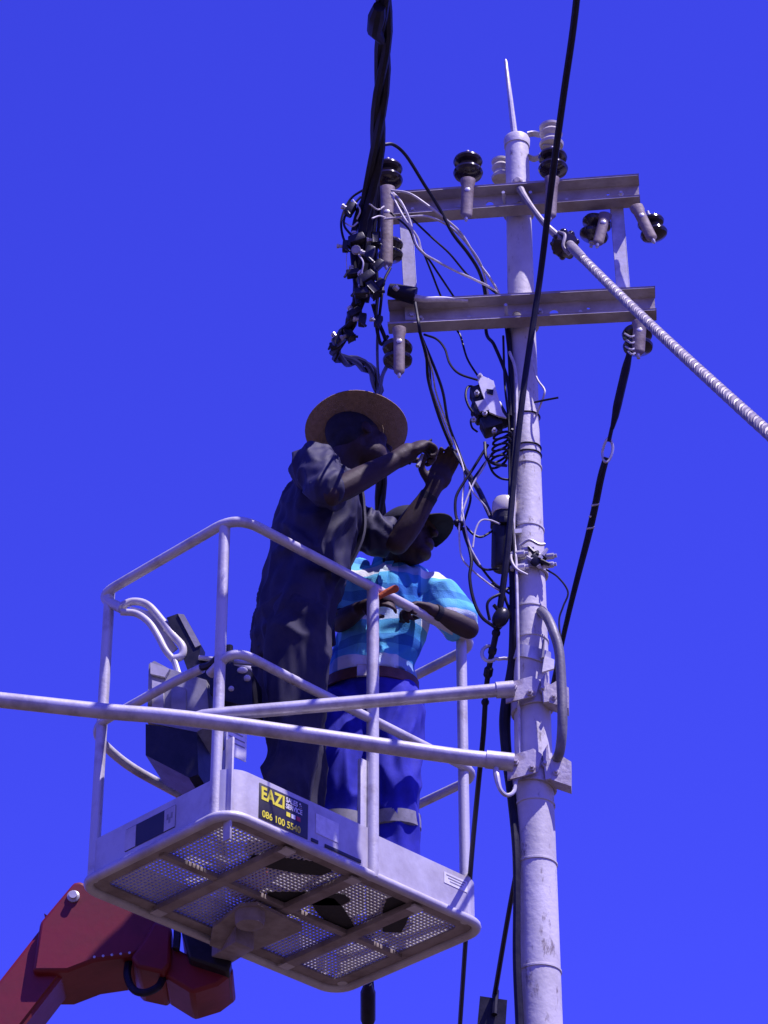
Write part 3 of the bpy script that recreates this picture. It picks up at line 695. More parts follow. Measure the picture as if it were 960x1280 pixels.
for pts in ([(490, 246, 7.97), (517, 275, 7.95), (540, 297, 7.97), (562, 317, 8.0), (586, 345, 8.06), (606, 356, 8.09), (632, 376, 8.12)],
            [(488, 266, 7.97), (510, 285, 7.96), (520, 307, 7.98), (535, 323, 8.0), (548, 342, 8.04), (568, 372, 8.12)],
            [(528, 312, 8.0), (540, 342, 8.05), (551, 370, 8.12), (570, 410, 8.15), (576, 421, 8.15), (584, 448, 8.14), (598, 471, 8.12)]):
    wire('wire', pts, .0036, 'pvc', 'dark wire sweeping from the bundle between both crossarms', group=GS)
wire('wire', [(478, 181, 7.75), (492, 181, 7.78), (508, 195, 7.82), (530, 230, 7.88), (550, 262, 7.94), (566, 292, 7.98), (586, 318, 8.03), (600, 342, 8.08), (607, 372, 8.15), (608, 416, 8.16), (618, 432, 8.12), (634, 474, 8.10), (638, 520, 8.08)], .0060, 'pvc', 'thick black wire arching from the bundle top over to the pole')
# between lower arm and hands
GH = 'wires dropping from the lower crossarm to the hands'
for pts, r, m_ in (([(519, 378, 8.04), (523, 402, 7.99), (526, 420, 8.02), (533, 446, 8.1), (535, 473, 8.2), (542, 500, 8.35), (552, 530, 8.5), (566, 562, 8.64), (580, 585, 8.6), (600, 617, 8.4), (614, 646, 8.25)], .0055, 'pvc'),
                   ([(524, 414, 8.04), (535, 440, 8.1), (546, 467, 8.2), (554, 492, 8.32), (560, 527, 8.5), (571, 558, 8.62), (584, 590, 8.58), (601, 618, 8.4), (613, 642, 8.24)], .0050, 'pvc'),
                   ([(526, 420, 8.05), (536, 448, 8.12), (540, 489, 8.3), (553, 530, 8.5), (563, 557, 8.62), (578, 584, 8.58), (590, 607, 8.5)], .0032, 'pvc')):
    wire('wire', pts, r, m_, 'black wire dropping from the lower crossarm to the raised hands', group=GH)
for pts in ([(524, 412, 8.03), (530, 430, 8.06), (540, 462, 8.15), (545, 490, 8.3), (556, 522, 8.47), (568, 553, 8.6), (580, 590, 8.56), (578, 625, 8.5), (577, 655, 8.45)],
            [(525, 416, 8.03), (533, 452, 8.12), (538, 480, 8.25), (549, 512, 8.42), (566, 556, 8.62)]):
    wire('wire', pts, .0030, 'white_wire', 'pale wire twisted along the black ones toward the hands', group=GH)
wire('cable', [(583, 589, 8.56), (598, 612, 8.42), (611, 640, 8.27), (622, 664, 8.2)], .0095, 'pvc', 'thick black cable end running from the hands into the canister', 'cable')
wire('wire', [(530, 418, 8.08), (546, 424, 8.06), (556, 436, 8.05), (562, 454, 8.04), (574, 467, 8.04), (597, 475, 8.04)], .0040, 'pvc', 'black wire curving from the lower crossarm to the fuse unit')
# conical shroud and pale rod on lower arm
c0, c1 = P(486, 362, 8.05), P(519, 370, 8.05)
sh = thing('cable_shroud', 'black tapered cable shroud resting on the lower crossarm with pale tail', 'shroud', c0)
mb = MB(); d = c1-c0; mb.tube([c0-d*.02, c0, c0+d*.3, c1, c1+d*.02], [.012, .021, .026, .030, .020], 14); mb.build('shroud', M['pvc'], sh)
mb = MB(); mb.tube(catmull([P(518, 372, 8.05), P(532, 374, 8.05), P(556, 374, 8.06), P(585, 376, 8.06)], 5), [.013, .011, .0095, .006], 10); mb.build('tail', M['white_wire'], sh)
mb = MB(); mb.tube([P(497, 362, 8.03), P(493, 358, 8.02)], .010, 8); mb.build('clip', M['galv'], sh)
# line wires
ln = thing('line_wire', 'thin black overhead line passing in front of the pole', 'cable', P(655, 470, 7.96))
mb = MB(); mb.tube(catmull([P(*p) for p in ((735, -150, 6.5), (719, 15, 7.05), (705, 115, 7.35), (690, 225, 7.68), (676, 340, 7.9), (664, 420, 7.96), (654, 490, 7.99), (643, 590, 8.03), (634, 690, 8.05), (622, 780, 8.10), (609, 850, 8.2), (604, 920, 8.32), (597, 990, 8.55), (588, 1090, 9.1), (575, 1280, 10.2), (567, 1400, 11.0))], 6), [.0115]*4+[.0105]*6+[.0085]*6, 9); mb.build('conductor', M['pvc'], ln)
lp = catmull([P(*p) for p in ((643, 590, 8.03), (634, 690, 8.05), (622, 780, 8.10), (609, 850, 8.2), (604, 920, 8.32), (597, 990, 8.55))], 24)
for t0, t1, rr in ((44, 47, .0150), (47, 50, .0165), (50, 53, .0145), (57, 61, .0140), (66, 71, .0150), (80, 83, .0125)):
    mb = MB(); seg = lp[t0:t1+1]; mb.tube(seg, [rr*.6]+[rr]*(len(seg)-2)+[rr*.65], 8); mb.build('wrap_tape', M['pvc'], ln)
dw = thing('dead_end_wire', 'black stay wire with turnbuckle eye running down behind the pole', 'cable', P(790, 430, 8.04))
mb = MB(); mb.tube(catmull([P(*p) for p in ((790, 424, 8.03), (786, 445, 8.05), (782, 462, 8.07), (772, 505, 8.12), (769, 520, 8.14), (765, 536, 8.16))], 5), [.008, .0105, .0145, .0145, .012, .007], 9); mb.build('grip', M['pvc'], dw)
mb = MB(); mb.tube([P(765, 534, 8.16), P(761, 552, 8.18)], .007, 8); mb.build('link', M['pvc'], dw)
mb = MB(); mb.tube(catmull([P(*p) for p in ((762, 548, 8.18), (766, 560, 8.19), (762, 574, 8.2), (756, 577, 8.2), (753, 566, 8.2), (757, 552, 8.18))], 5, closed=True), .0048, 8, closed=True); mb.build('eye', M['galv'], dw)
mb = MB(); mb.tube(catmull([P(*p) for p in ((758, 572, 8.2), (751, 598, 8.25), (738, 660, 8.4), (700, 815, 8.75), (645, 1092, 9.9), (618, 1246, 10.7))], 8), [.011, .0125, .012, .0085, .009, .010], 9); mb.build('wire', M['pvc'], dw)
for (a, b, Y) in ((744, 631, 8.33), (741, 645, 8.37), (738, 660, 8.4)):
    mb = MB(); mb.tube([P(a-5, b+1, Y-.01), P(a+5, b-1, Y-.01)], .0035, 6); mb.build('band', M['galv'], dw)
for j, (dx, dy) in enumerate(((-14, -10), (-12, -2), (-13, 6), (-10, 12))):
    mb = MB(); mb.tube(catmull([P(797+dx-2, 427+dy, 8.0), P(794+dx*.3, 431+dy, 7.975), P(800, 425+dy, 8.0)], 4), .0035, 6); mb.build('wrap', M['galv'], dw)
bx = thing('hanging_box', 'black wedge-shaped box hanging on the wire behind the pole foot', 'box', P(615, 1300, 10.75))
mb = MB(); mb.prism([P(600, 1245, 10.68), P(634, 1250, 10.68), P(629, 1330, 10.68), P(592, 1330, 10.68)], V((0, .12, 0))); mb.build('case', M['black'], bx)
mb = MB(); mb.tube([P(620, 1238, 10.68), P(618, 1268, 10.665)], .012, 8); mb.build('gland', M['pvc'], bx)
# guy rope and its clamp
guy = thing('guy_rope', 'thick ribbed grey guy strand dropping away from the pole top clamp', 'rope', P(716, 312, 7.94))
gA, gB = P(712, 306, 7.94), P(960, 541, 5.35)
gd = gB-gA
def guy_pt(t): return gA+gd*t-V((0, 0, .012*math.sin(math.pi*min(t, 1))))
path = [guy_pt(i/20) for i in range(21)]; te = gA.z/-gd.z
path += [gA+gd*(1+(te-1)*i/12) for i in range(1, 13)]
mb = MB(); mb.tube(path, .0105, 10); mb.build('core', M['guy'], guy)
q = path[:26]; s = 0; hp = [[], [], []]
dense = catmull(q, 60); acc = 0
for i in range(0, len(dense)-1):
    t = (dense[i+1]-dense[i]); acc += t.length; t.normalize(); x = t.cross(V((0, 0, 1))).normalized(); y = t.cross(x)
    for j in range(3):
        w = 2*math.pi*(acc/.075+j/3); hp[j].append(dense[i]+(x*math.cos(w)+y*math.sin(w))*.0085)
for j in range(3):
    mb = MB(); mb.tube(hp[j], .0062, 6); mb.build('strand', M['guy'], guy)
wire('rope', [(649, 234, 8.07), (656, 246, 8.02), (667, 262, 7.97), (680, 279, 7.94), (694, 293, 7.93), (704, 302, 7.93)], [.016, .011, .0095, .0105, .0135, .010], 'guy', 'short pale tie rope from pole to black rope clamp', 'rope', n=10)
mb = MB(); mb.lathe(P(648, 231, 8.09), V((-.2, -1, 0)), [(.016, -.02), (.018, .02), (.010, .03)], 14); tag(mb.build('eye_bolt', M['arm']), 'round eye bolt head on the pole just above the upper crossarm', 'bolt')
rc = thing('rope_clamp', 'black finned rope clamp between pole and guy rope', 'clamp', P(706, 306, 7.95))
cc = P(706, 306, 7.96); fd = (V(gd).normalized())
mb = MB(); mb.lathe(cc, fd, [(.012, -.05), (.030, -.044), (.042, -.030), (.034, -.018), (.046, -.004), (.036, .008), (.042, .022), (.026, .034), (.012, .042)], 16); mb.build('body', M['porc'], rc)
for k in range(9):
    w = 2*math.pi*k/9; x = fd.cross(V((0, 0, 1))).normalized(); y = fd.cross(x)
    mb = MB(); mb.ball(cc+(x*math.cos(w)+y*math.sin(w))*.040+fd*(.014*(k % 3-1)), rnd.uniform(.008, .016)); mb.build('lobe', M['porc'], rc)
mb = MB(); mb.tube(catmull([P(698, 290, 7.92), P(706, 294, 7.905), P(704, 308, 7.90), P(712, 318, 7.905)], 5), .006, 8); mb.build('thimble', M['guy'], rc)
mb = MB(); mb.tube([guy_pt(t) for t in (-.012, .0, .03, .075, .105)], [.012, .0165, .0175, .0165, .0150], 12); mb.build('rope_sleeve', M['guy'], rc)

# ------------------------------------------------------------ pole equipment
fz = thing('fuse_unit', 'black fuse unit with torn white plate hung beside the pole', 'fuse unit', P(612, 545, 8.08))
mb = MB()
for (a, b, rx, rz) in ((600, 495, .036, .036), (604, 515, .045, .036), (614, 532, .042, .034), (622, 520, .032, .050), (606, 484, .026, .02), (598, 508, .022, .030)):
    mb.box(P(a, b, 8.08), V((rx*.72, 0, rx*.3)), V((0, .032, 0)), V((-rz*.3, 0, rz*.7)), .008)
mb.build('body', M['black'], fz)
mb = MB(); mb.prism([P(x, y, 8.035) for x, y in ((597, 474), (604, 470), (617, 476), (621, 490), (628, 515), (633, 522), (624, 520), (612, 515), (603, 492))], V((0, .008, .0))); mb.build('plate', M['white'], fz)
mb = MB(); mb.prism([P(x, y, 8.03) for x, y in ((608, 486), (617, 487), (616, 493), (609, 491))], V((0, .004, .0))); mb.build('slot', M['black'], fz)
mb = MB(); mb.prism([P(x, y, 8.034) for x, y in ((594, 502), (606, 499), (612, 512), (600, 514))], V((0, .006, .0))); mb.build('label_plate', M['pale_pl'], fz)
for (a, b) in ((600, 472), (606, 518), (596, 493), (592, 526), (618, 540)):
    mb = MB(); mb.lathe(P(a, b, 8.045), V((0, -1, 0)), [(.009, 0), (.009, .01), (.005, .011), (.005, .02)], 6); mb.build('bolt', M['galv'], fz)
mb = MB(); mb.tube(catmull([P(600, 486, 8.06), P(586, 483, 8.05), P(582, 494, 8.04), P(586, 508, 8.04), P(595, 520, 8.05)], 5), .0042, 7); mb.build('lead', M['pvc'], fz)
mb = MB(); mb.tube(catmull([P(597, 540, 8.06), P(590, 534, 8.05), P(589, 524, 8.05), P(598, 522, 8.05)], 5), .0035, 7); mb.build('lead', M['pvc'], fz)
mb = MB(); mb.strip([P(620, 525, 8.10), P(640, 528, 8.10)], V((0, 0, .018)), V((0, .004, 0))); mb.build('bracket', M['galv'], fz)
# spiral coil below
mb = MB(); hel = []
for i in range(110):
    t = i/109; w = 2*math.pi*5.5*t; c = P(629-6*t, 540+40*t, 8.06); hel.append(c+V((math.cos(w)*(.030-.004*t), math.sin(w)*.024, .012*math.cos(w))))
mb.tube(hel, .0042, 7); tag(mb.build('wire_coil', M['pvc']), 'springy coil of black wire beside the pole below the fuse unit', 'wire coil')
GP = 'loose wires hanging beside the pole'
dark_l = [
 [(610, 556, 8.06), (600, 572, 8.06), (590, 588, 8.06), (580, 603, 8.06), (570, 622, 8.06), (570, 645, 8.06), (577, 658, 8.05)],
 [(616, 566, 8.05), (598, 590, 8.05), (588, 606, 8.05), (588, 625, 8.05), (583, 643, 8.05), (578, 657, 8.05)],
 [(577, 657, 8.05), (585, 682, 8.06), (598, 704, 8.08), (617, 728, 8.1), (637, 742, 8.1)],
 [(578, 660, 8.05), (590, 695, 8.06), (604, 711, 8.08), (624, 711, 8.09)],
 [(580, 660, 8.05), (589, 698, 8.04), (587, 722, 8.04), (592, 750, 8.05), (602, 771, 8.06), (617, 783, 8.08)],
 [(582, 658, 8.05), (592, 668, 8.05), (602, 671, 8.06), (615, 664, 8.1)],
 [(614, 730, 8.08), (627, 738, 8.08), (634, 755, 8.09), (638, 765, 8.1)],
 [(612, 775, 8.07), (609, 757, 8.06), (614, 748, 8.06), (626, 742, 8.07), (636, 735, 8.09)],
 [(610, 576, 8.05), (616, 590, 8.06), (626, 598, 8.08), (640, 600, 8.1)],
 [(606, 553, 8.03), (608, 572, 8.02), (619, 580, 8.03), (633, 582, 8.06)]]
for pts in dark_l: wire('wire', pts, rnd.choice((.0040, .0048, .0055)), 'pvc', 'loose black wire hanging between fuse unit, canister and pole', group=GP)
for pts in ([(612, 568, 8.04), (604, 585, 8.04), (592, 604, 8.04), (583, 625, 8.04), (576, 648, 8.04), (574, 664, 8.04), (577, 696, 8.05), (592, 714, 8.06), (613, 731, 8.07), (624, 738, 8.08)],
            [(586, 603, 8.04), (592, 616, 8.04), (606, 632, 8.05), (612, 644, 8.07)],
            [(625, 655, 8.06), (612, 650, 8.05), (601, 651, 8.04), (594, 664, 8.04), (591, 684, 8.04)],
            [(578, 640, 8.03), (582, 660, 8.03), (588, 684, 8.04), (600, 706, 8.05)]):
    wire('wire', pts, .0030, 'white_wire', 'loose pale wire tangled with the black ones beside the pole', group=GP)
mb = MB(); c = P(577, 656, 8.05)
for k in range(5): mb.ball(c+V((rnd.uniform(-.02, .02), rnd.uniform(-.012, .012), rnd.uniform(-.012, .012))), .010)
tag(mb.build('wire_tie', M['pvc']), 'black knot of tape tying the loose wires together', 'wire tie')
cn = thing('joint_canister', 'black cable joint canister with cream cap strapped to the pole', 'canister', P(627, 712, 8.13))
ca, cb = P(631, 627, 8.12), P(627, 712, 8.12); ax = (cb-ca).normalized(); Lc = (cb-ca).length
mb = MB(); mb.lathe(ca, ax, [(.020, -.008), (.034, -.004), (.040, .01), (.041, .045), (.038, .052)], 22); mb.build('cap', M['cream'], cn)
mb = MB(); mb.lathe(ca, ax, [(.036, .046), (.036, .075), (.043, .080), (.043, .10), (.038, .106), (.034, Lc-.01), (.028, Lc)], 22); mb.build('body', M['black'], cn)
mb = MB(); mb.box(P(631, 650, 8.075), V((.018, 0, 0)), V((0, .006, 0)), V((0, 0, .012)), .003); mb.build('latch', M['black'], cn)
mb = MB(); mb.strip([P(640, 665, 8.09), P(652, 664, 8.09)], V((0, 0, .008)), V((0, .005, 0))); mb.build('strap', M['galv'], cn)
wb = thing('wire_weight', 'small black bulb hanging on the wires beside the pole', 'weight', P(626, 786, 8.08))
mb = MB(); mb.ball(P(626, 772, 8.08), .026, .025, .037, Matrix.Rotation(.45, 3, 'Y')); mb.build('bulb', M['black'], wb)
mb = MB(); mb.tube([P(622, 762, 8.08), P(617, 756, 8.07)], .006, 8); mb.build('stem', M['black'], wb)
# down cables along the left of the pole
wire('down_cable', [(634, 405, 8.12), (638, 450, 8.11), (640, 540, 8.10), (638, 640, 8.12), (640, 700, 8.10), (641, 780, 8.09), (640, 830, 8.14), (634, 872, 8.17), (631, 905, 8.18), (634, 950, 8.18), (640, 1000, 8.14), (645, 1060, 8.11), (646, 1120, 8.10), (646, 1200, 8.10), (650, 1290, 8.10), (655, 1420, 8.10)], [.010, .009, .009, .009, .010, .011, .014, .018, .018, .016, .014, .012, .011, .012, .013, .013], 'pvc', 'thick black cable running down the side of the pole', 'cable', n=10)
wire('down_cable', [(637, 440, 8.10), (645, 470, 8.085), (645, 560, 8.08), (642, 660, 8.09), (645, 700, 8.075), (647, 780, 8.07), (648, 860, 8.10), (650, 960, 8.10)], .0052, 'white_wire', 'thin pale earth cable running down the pole shaft', 'cable')
wire('down_cable', [(629, 420, 8.10), (631, 480, 8.08), (636, 530, 8.07), (637, 600, 8.09), (643, 690, 8.075), (644, 760, 8.072)], .0040, 'pvc', 'thin black cable beside the earth cable on the pole', 'cable')
wire('conduit', [(676, 764, 8.10), (684, 772, 8.06), (692, 790, 8.03), (699, 815, 8.02), (702, 860, 8.02), (703, 905, 8.02), (700, 938, 8.05), (694, 952, 8.1)], .0155, 'grey_pvc', 'grey flexible conduit curving down beside the pole clamps', 'conduit', n=12)
wire('wire', [(683, 712, 8.09), (698, 722, 8.06), (710, 740, 8.05), (704, 758, 8.05), (699, 775, 8.05), (701, 803, 8.03)], .0032, 'pvc', 'thin bent wire from the finned pole bracket to the conduit', group=GP)
wire('wire', [(661, 430, 8.10), (670, 470, 8.09), (680, 486, 8.08), (680, 494, 8.08), (674, 510, 8.1), (670, 520, 8.12)], .0036, 'white_wire', 'short pale wire bent out from the pole below the lower crossarm')
wire('wire', [(668, 503, 8.10), (682, 500, 8.07), (698, 497, 8.06)], .0036, 'pvc', 'short black wire stub poking out from the pole')
# finned bracket
q = pole_c(716); r = pole_r(q)
fb = thing('pole_bracket', 'dark finned bracket with rings strapped round the pole', 'bracket', q)
mb = MB(); n = 24; ring = [q+V((math.cos(w)*(r+.006), math.sin(w)*(r+.006), 0)) for w in [2*math.pi*i/n for i in range(n)]]
mb.strip(ring, V((0, 0, .014)), [V((math.cos(2*math.pi*i/n), math.sin(2*math.pi*i/n), 0))*.004 for i in range(n)], closed=True); mb.build('band', M['galv'], fb)
f0 = q+V((.012, -r-.02, 0))
mb = MB(); mb.lathe(f0+V((.012, 0, 0)), V((.25, -1, -.1)), [(.012, -.01), (.024, -.004), (.024, .008), (.014, .012)], 16); mb.build('hub', M['black'], fb)
for k in range(7):
    w = R(-70+k*38); a = f0+V((.010, -.006, 0)); d = V((math.cos(w), -.2, math.sin(w)))
    mb = MB(); mb.tube([a+d*.014+V((0, 0, .01*(k % 3-1))), a+d*(.032+.016*(k % 2))+V((0, .01, .006*(k % 2)))], [.0085, .0055], 6); mb.build('fin', M['black' if k % 3 else 'galv'], fb)
for (dx, dz, sc) in ((-.034, .026, 1), (-.034, -.024, 1), (.060, -.014, .8), (.062, .018, .8), (-.006, .045, .7)):
    mb = MB(); mb.lathe(q+V((dx, -r-.014, dz)), V((1, -.25, 0)), [(.010*sc, -.026*sc), (.013*sc, -.02*sc), (.013*sc, .02*sc), (.008*sc, .022*sc), (.008*sc, .032*sc)], 10); mb.build('terminal', M['galv'], fb)
mb = MB(); mb.tube(catmull([q+V((-.042, -r-.01, .05)), q+V((-.058, -r-.02, .012)), q+V((-.045, -r-.03, -.035)), q+V((-.008, -r-.025, -.058))], 5), .0045, 8); mb.build('ring', M['white_wire'], fb)
mb = MB(); mb.tube(catmull([q+V((-.03, -r-.02, .055)), q+V((0, -r-.03, .07)), q+V((.03, -r-.028, .055)), q+V((.05, -r-.02, .06))], 5), .005, 8); mb.build('ring', M['galv'], fb)
# hooks
def ring_pts(a, b, Y, r, w0, w1, n=16): return [P(a, b, Y)+V((math.cos(R(w0+(w1-w0)*i/n))*r, 0, math.sin(R(w0+(w1-w0)*i/n))*r*1.15)) for i in range(n+1)]
hk = ring_pts(612, 817, 8.14, .024, 40, 320); hk += [P(623, 824, 8.14), P(630, 823, 8.14), P(648, 825, 8.14)]
mb = MB(); mb.tube(hk, .0058, 8); tag(mb.build('pigtail_hook', M['galv']), 'silver pigtail hook screwed into the pole above the bracket tubes', 'hook')
mb = MB(); mb.tube(catmull([P(620, 955, 8.06), P(621, 970, 8.05), P(625, 986, 8.05), (P(633, 994, 8.06)), P(642, 990, 8.07), P(645, 976, 8.08)], 5), [.009, .010, .007, .0065, .0065, .006], 8)
tag(mb.build('snap_hook', M['galv']), 'silver snap hook hanging under the lower bracket tube', 'hook')

# ------------------------------------------------------------ people
def frame(d, side):
    d = V(d).normalized(); s_ = V(side); s_ = (s_-d*s_.dot(d)).normalized(); return d, s_, d.cross(s_)
def loft(mb, secs, side, n=20, k=4):                # secs: (centre, half width along side, half depth); closed body
    cs = catmull([V(s[0]) for s in secs], k); ws = catmull([V((s[1], s[2], 0)) for s in secs], k)
    b = len(mb.v); m = len(cs)
    for i in range(m):
        d = cs[min(i+1, m-1)]-cs[max(i-1, 0)]; d, x, y = frame(d, side)
        for j in range(n):
            w = 2*math.pi*j/n; mb.v.append(cs[i]+x*math.cos(w)*ws[i].x+y*math.sin(w)*ws[i].y)
    for i in range(m-1):
        for j in range(n):
            j2 = (j+1) % n; mb.f.append((b+i*n+j, b+i*n+j2, b+(i+1)*n+j2, b+(i+1)*n+j))
    mb.f.append(tuple(b+j for j in reversed(range(n)))); mb.f.append(tuple(b+(m-1)*n+j for j in range(n)))
def limb(mb, pts, rs, n=14, k=5):
    path = catmull(pts, k); rr = [v.x for v in catmull([V((r, 0, 0)) for r in rs], k)] if len(rs) > 2 else lerp_list(list(rs), len(path))
    mb.tube(path, rr, n); mb.ball(path[0], rr[0], n=12, m=8); mb.ball(path[-1], rr[-1], n=12, m=8)
def skinmesh(mb, name, voxel, m_, parent, smooth=4, folds=None, org=None, label=None):
    org = ORG[parent.name] if parent else org
    me = mb.mesh('tmp', org); ob = bpy.data.objects.new('tmp', me); COL.objects.link(ob)
    rm = ob.modifiers.new('r', 'REMESH'); rm.mode = 'VOXEL'; rm.voxel_size = voxel; rm.use_smooth_shade = True
    if smooth:
        sm = ob.modifiers.new('s', 'SMOOTH'); sm.factor = .5; sm.iterations = smooth
    dg = bpy.context.evaluated_depsgraph_get(); out = bpy.data.meshes.new_from_object(ob.evaluated_get(dg))
    bpy.data.objects.remove(ob); bpy.data.meshes.remove(me)
    if folds:
        amp, sc, stretch = folds
        nv = len(out.vertices); nor = [v.normal.copy() for v in out.vertices]
        for i, v in enumerate(out.vertices):
            p = v.co; q = V((p.x*stretch[0], p.y*stretch[1], p.z*stretch[2]))*sc
            warp = V((noise.noise(q*.5), noise.noise(q*.5+V((9, 2, 4))), noise.noise(q*.5+V((3, 7, 1)))))*1.2
            f = 1-abs(noise.noise(q+warp))*2.2
            g_ = noise.noise(q*2.3+warp)*.35
            v.co = p+nor[i]*(amp*(f*.8+g_-.25))
    out.name = name; out.shade_smooth()
    return link(out, name, m_, parent, org, label)
def basis(fwd, up=(0, 0, 1)):
    f = V(fwd).normalized(); u = V(up); u = (u-f*u.dot(f)).normalized(); l = u.cross(f); return f, l, u   # forward, left, up
def head(mb, c, f, l, u, sc=1.0):
    Mx = Matrix((f, l, u)).transposed()
    mb.ball(c+u*.028*sc-f*.008*sc, .098*sc, .078*sc, .100*sc, Mx, 20, 14)                 # skull
    mb.ball(c+f*.028*sc-u*.030*sc, .066*sc, .064*sc, .082*sc, Mx, 18, 12)                # face
    mb.ball(c+f*.026*sc-u*.066*sc, .064*sc, .058*sc, .050*sc, Mx); mb.ball(c+f*.062*sc-u*.098*sc, .030*sc, .036*sc, .024*sc, Mx)                        # jaw and chin
    limb(mb, [c+f*.090*sc+u*.012*sc, c+f*.106*sc-u*.012*sc, c+f*.114*sc-u*.026*sc], [.009*sc, .011*sc, .015*sc], 10, 3)  # nose
    mb.ball(c+f*.094*sc+u*.026*sc, .014*sc, .052*sc, .012*sc, Mx)                        # brow
    mb.ball(c+f*.092*sc-u*.056*sc, .015*sc, .026*sc, .008*sc, Mx)                        # upper lip
    mb.ball(c+f*.089*sc-u*.070*sc, .015*sc, .024*sc, .008*sc, Mx)                        # lower lip
    for sg in (-1, 1):
        mb.ball(c+l*sg*.042*sc+f*.060*sc-u*.024*sc, .026*sc, .024*sc, .030*sc, Mx)       # cheek
        mb.ball(c+l*sg*.080*sc-f*.004*sc-u*.012*sc, .018*sc, .009*sc, .030*sc, Mx)       # ear
def hand(mb, wrist, d, palm_n, curl, L=.185, thumb_side=1, spread=.12, curls=None):
    # wrist -> fingers direction d; palm faces palm_n; fingers bend towards the palm
    d = V(d).normalized(); pn = V(palm_n); pn = (pn-d*pn.dot(d)).normalized(); s_ = d.cross(pn)*thumb_side
    k = L/.185
    Mx = Matrix((d, s_, pn)).transposed()
    limb(mb, [wrist-d*.01, wrist+d*.03*k], [.027*k, .029*k], 12, 3)
    mb.ball(wrist+d*.055*k, .050*k, .041*k, .019*k, Mx, 16, 10)
    for i, (off, ln, r) in enumerate(((.030, .074, .0092), (.010, .082, .0096), (-.010, .076, .0092), (-.029, .060, .0082))):
        cl = (curls[i] if curls else curl); p = wrist+d*.085*k+s_*off*k; dd = (d+s_*off*spread*8).normalized(); pts = [p-d*.025*k, p]; ang = 0
        for seg in (.46, .32, .24):
            ang += cl*(.8 if seg == .46 else 1.05)
            ddd = dd*math.cos(ang)+pn*math.sin(ang); p = p+ddd*ln*seg*k; pts.append(p)
        limb(mb, pts, [r*k*1.05, r*k, r*k*.98, r*k*.92, r*k*.78], 10, 3)
    p0 = wrist+d*.025*k+s_*.030*k; p1 = p0+(d*.6+s_*.75+pn*.25).normalized()*.040*k; p2 = p1+(d*.9+s_*.25+pn*.45).normalized()*.032*k; p3 = p2+(d*.9-s_*.15+pn*.55).normalized()*.026*k
    limb(mb, [p0-s_*.012*k, p1, p2, p3], [.016*k, .0125*k, .0108*k, .0088*k], 10, 3)
def boot(par, ank, f, m_):
    f = V(f).normalized(); s_ = V((-f.y, f.x, 0)); zf = N0.z+.018
    mb = MB(); a = V((ank.x, ank.y, zf))
    loft(mb, [(a-f*.075+V((0, 0, .012)), .022, .010), (a-f*.07+V((0, 0, .035)), .036, .034), (a+V((0, 0, .045)), .042, .044), (a+f*.09+V((0, 0, .034)), .047, .034), (a+f*.16+V((0, 0, .026)), .044, .025), (a+f*.19+V((0, 0, .018)), .022, .012)], s_, 14, 3)
    limb(mb, [a+V((0, 0, .05)), a+V((0, 0, .17))], [.048, .052])
    o = skinmesh(mb, 'boot', .008, m_, par, 3)
    s2 = MB(); s2.prism([a+f*x*.98+s_*y+V((0, 0, -.006)) for x, y in ((-.085, -.03), (-.085, .03), (-.02, .04), (.10, .047), (.17, .040), (.195, .0), (.17, -.040), (.10, -.047), (-.02, -.04))], V((0, 0, .018))); s2.build('sole', M['rub'], o)

# --- worker in the straw hat, reaching out to the wires
z0 = N0.z+.018
f1, l1, u1 = basis((.95, .30, 0))
pel = P(364, 788, 8.83); chest = P(399, 648, 8.82)
shN, shF = P(396, 584, 8.67), P(428, 648, 8.97); mid = (shN+shF)/2
hatman = thing('person', 'person in wide straw hat and dark shirt reaching up to the wires', 'person', V((pel.x, pel.y, z0)))
elN, wrN = P(412, 619, 8.52), P(500, 572, 8.60)
elF, wrF = P(497, 679, 8.87), P(540, 614, 8.82)
hc = P(448, 551, 8.80)
hf, hl, hu = basis((.80, .42, .20), (-.08, .22, 1))
hipN, hipF = pel-l1*.085-u1*.02, pel+l1*.085-u1*.02
ankN, ankF = B(.36, .17, .10), B(.57, .31, .10)
knN = hipN.lerp(ankN, .5)+f1*.03; knF = hipF.lerp(ankF, .5)+f1*.04
tipd = (P(537, 551, 8.64)-wrN).normalized()
sk = MB()
head(sk, hc, hf, hl, hu)
limb(sk, [mid+u1*.02, mid.lerp(hc, .55)-hf*.012, hc-hf*.03-hu*.03], [.066, .058, .060])
loft(sk, [(pel-u1*.06, .13, .09), (pel, .155, .105), (pel.lerp(chest, .35), .14, .095), (chest, .165, .11), (mid+u1*.005, .14, .08), (mid+u1*.05, .06, .05)], l1)
limb(sk, [shN+u1*.0, shN.lerp(elN, .5), elN], [.052, .046, .038]); limb(sk, [elN, elN.lerp(wrN, .35), wrN], [.041, .045, .030])
limb(sk, [shF, shF.lerp(elF, .5), elF], [.052, .046, .038]); limb(sk, [elF, elF.lerp(wrF, .35), wrF], [.041, .045, .030])
hand(sk, wrN, tipd, V((.15, .45, -.9)), .62, thumb_side=1, L=.235, curls=(.80, 1.05, 1.15, 1.2))
hand(sk, wrF, (P(566, 563, 8.80)-wrF), V((.3, -1, .2)), .42, thumb_side=-1, L=.205, spread=.22, curls=(.60, .5, .42, .36))
for h_, k_, a_ in ((hipN, knN, ankN), (hipF, knF, ankF)):
    limb(sk, [h_, h_.lerp(k_, .5), k_, k_.lerp(a_, .35), a_], [.085, .075, .055, .055, .04])
hm = MB(); Mh = Matrix((hf, hl, hu)).transposed(); hm.ball(hc+hu*.034-hf*.016, .098, .083, .098, Mh, 20, 14); hm.ball(hc-hf*.052-hu*.012, .052, .070, .055, Mh, 16, 10)
skinmesh(hm, 'hair', .006, M['capcloth'], hatman, 3)
body1 = skinmesh(sk, 'body', .0052, M['skin'], hatman, 3)
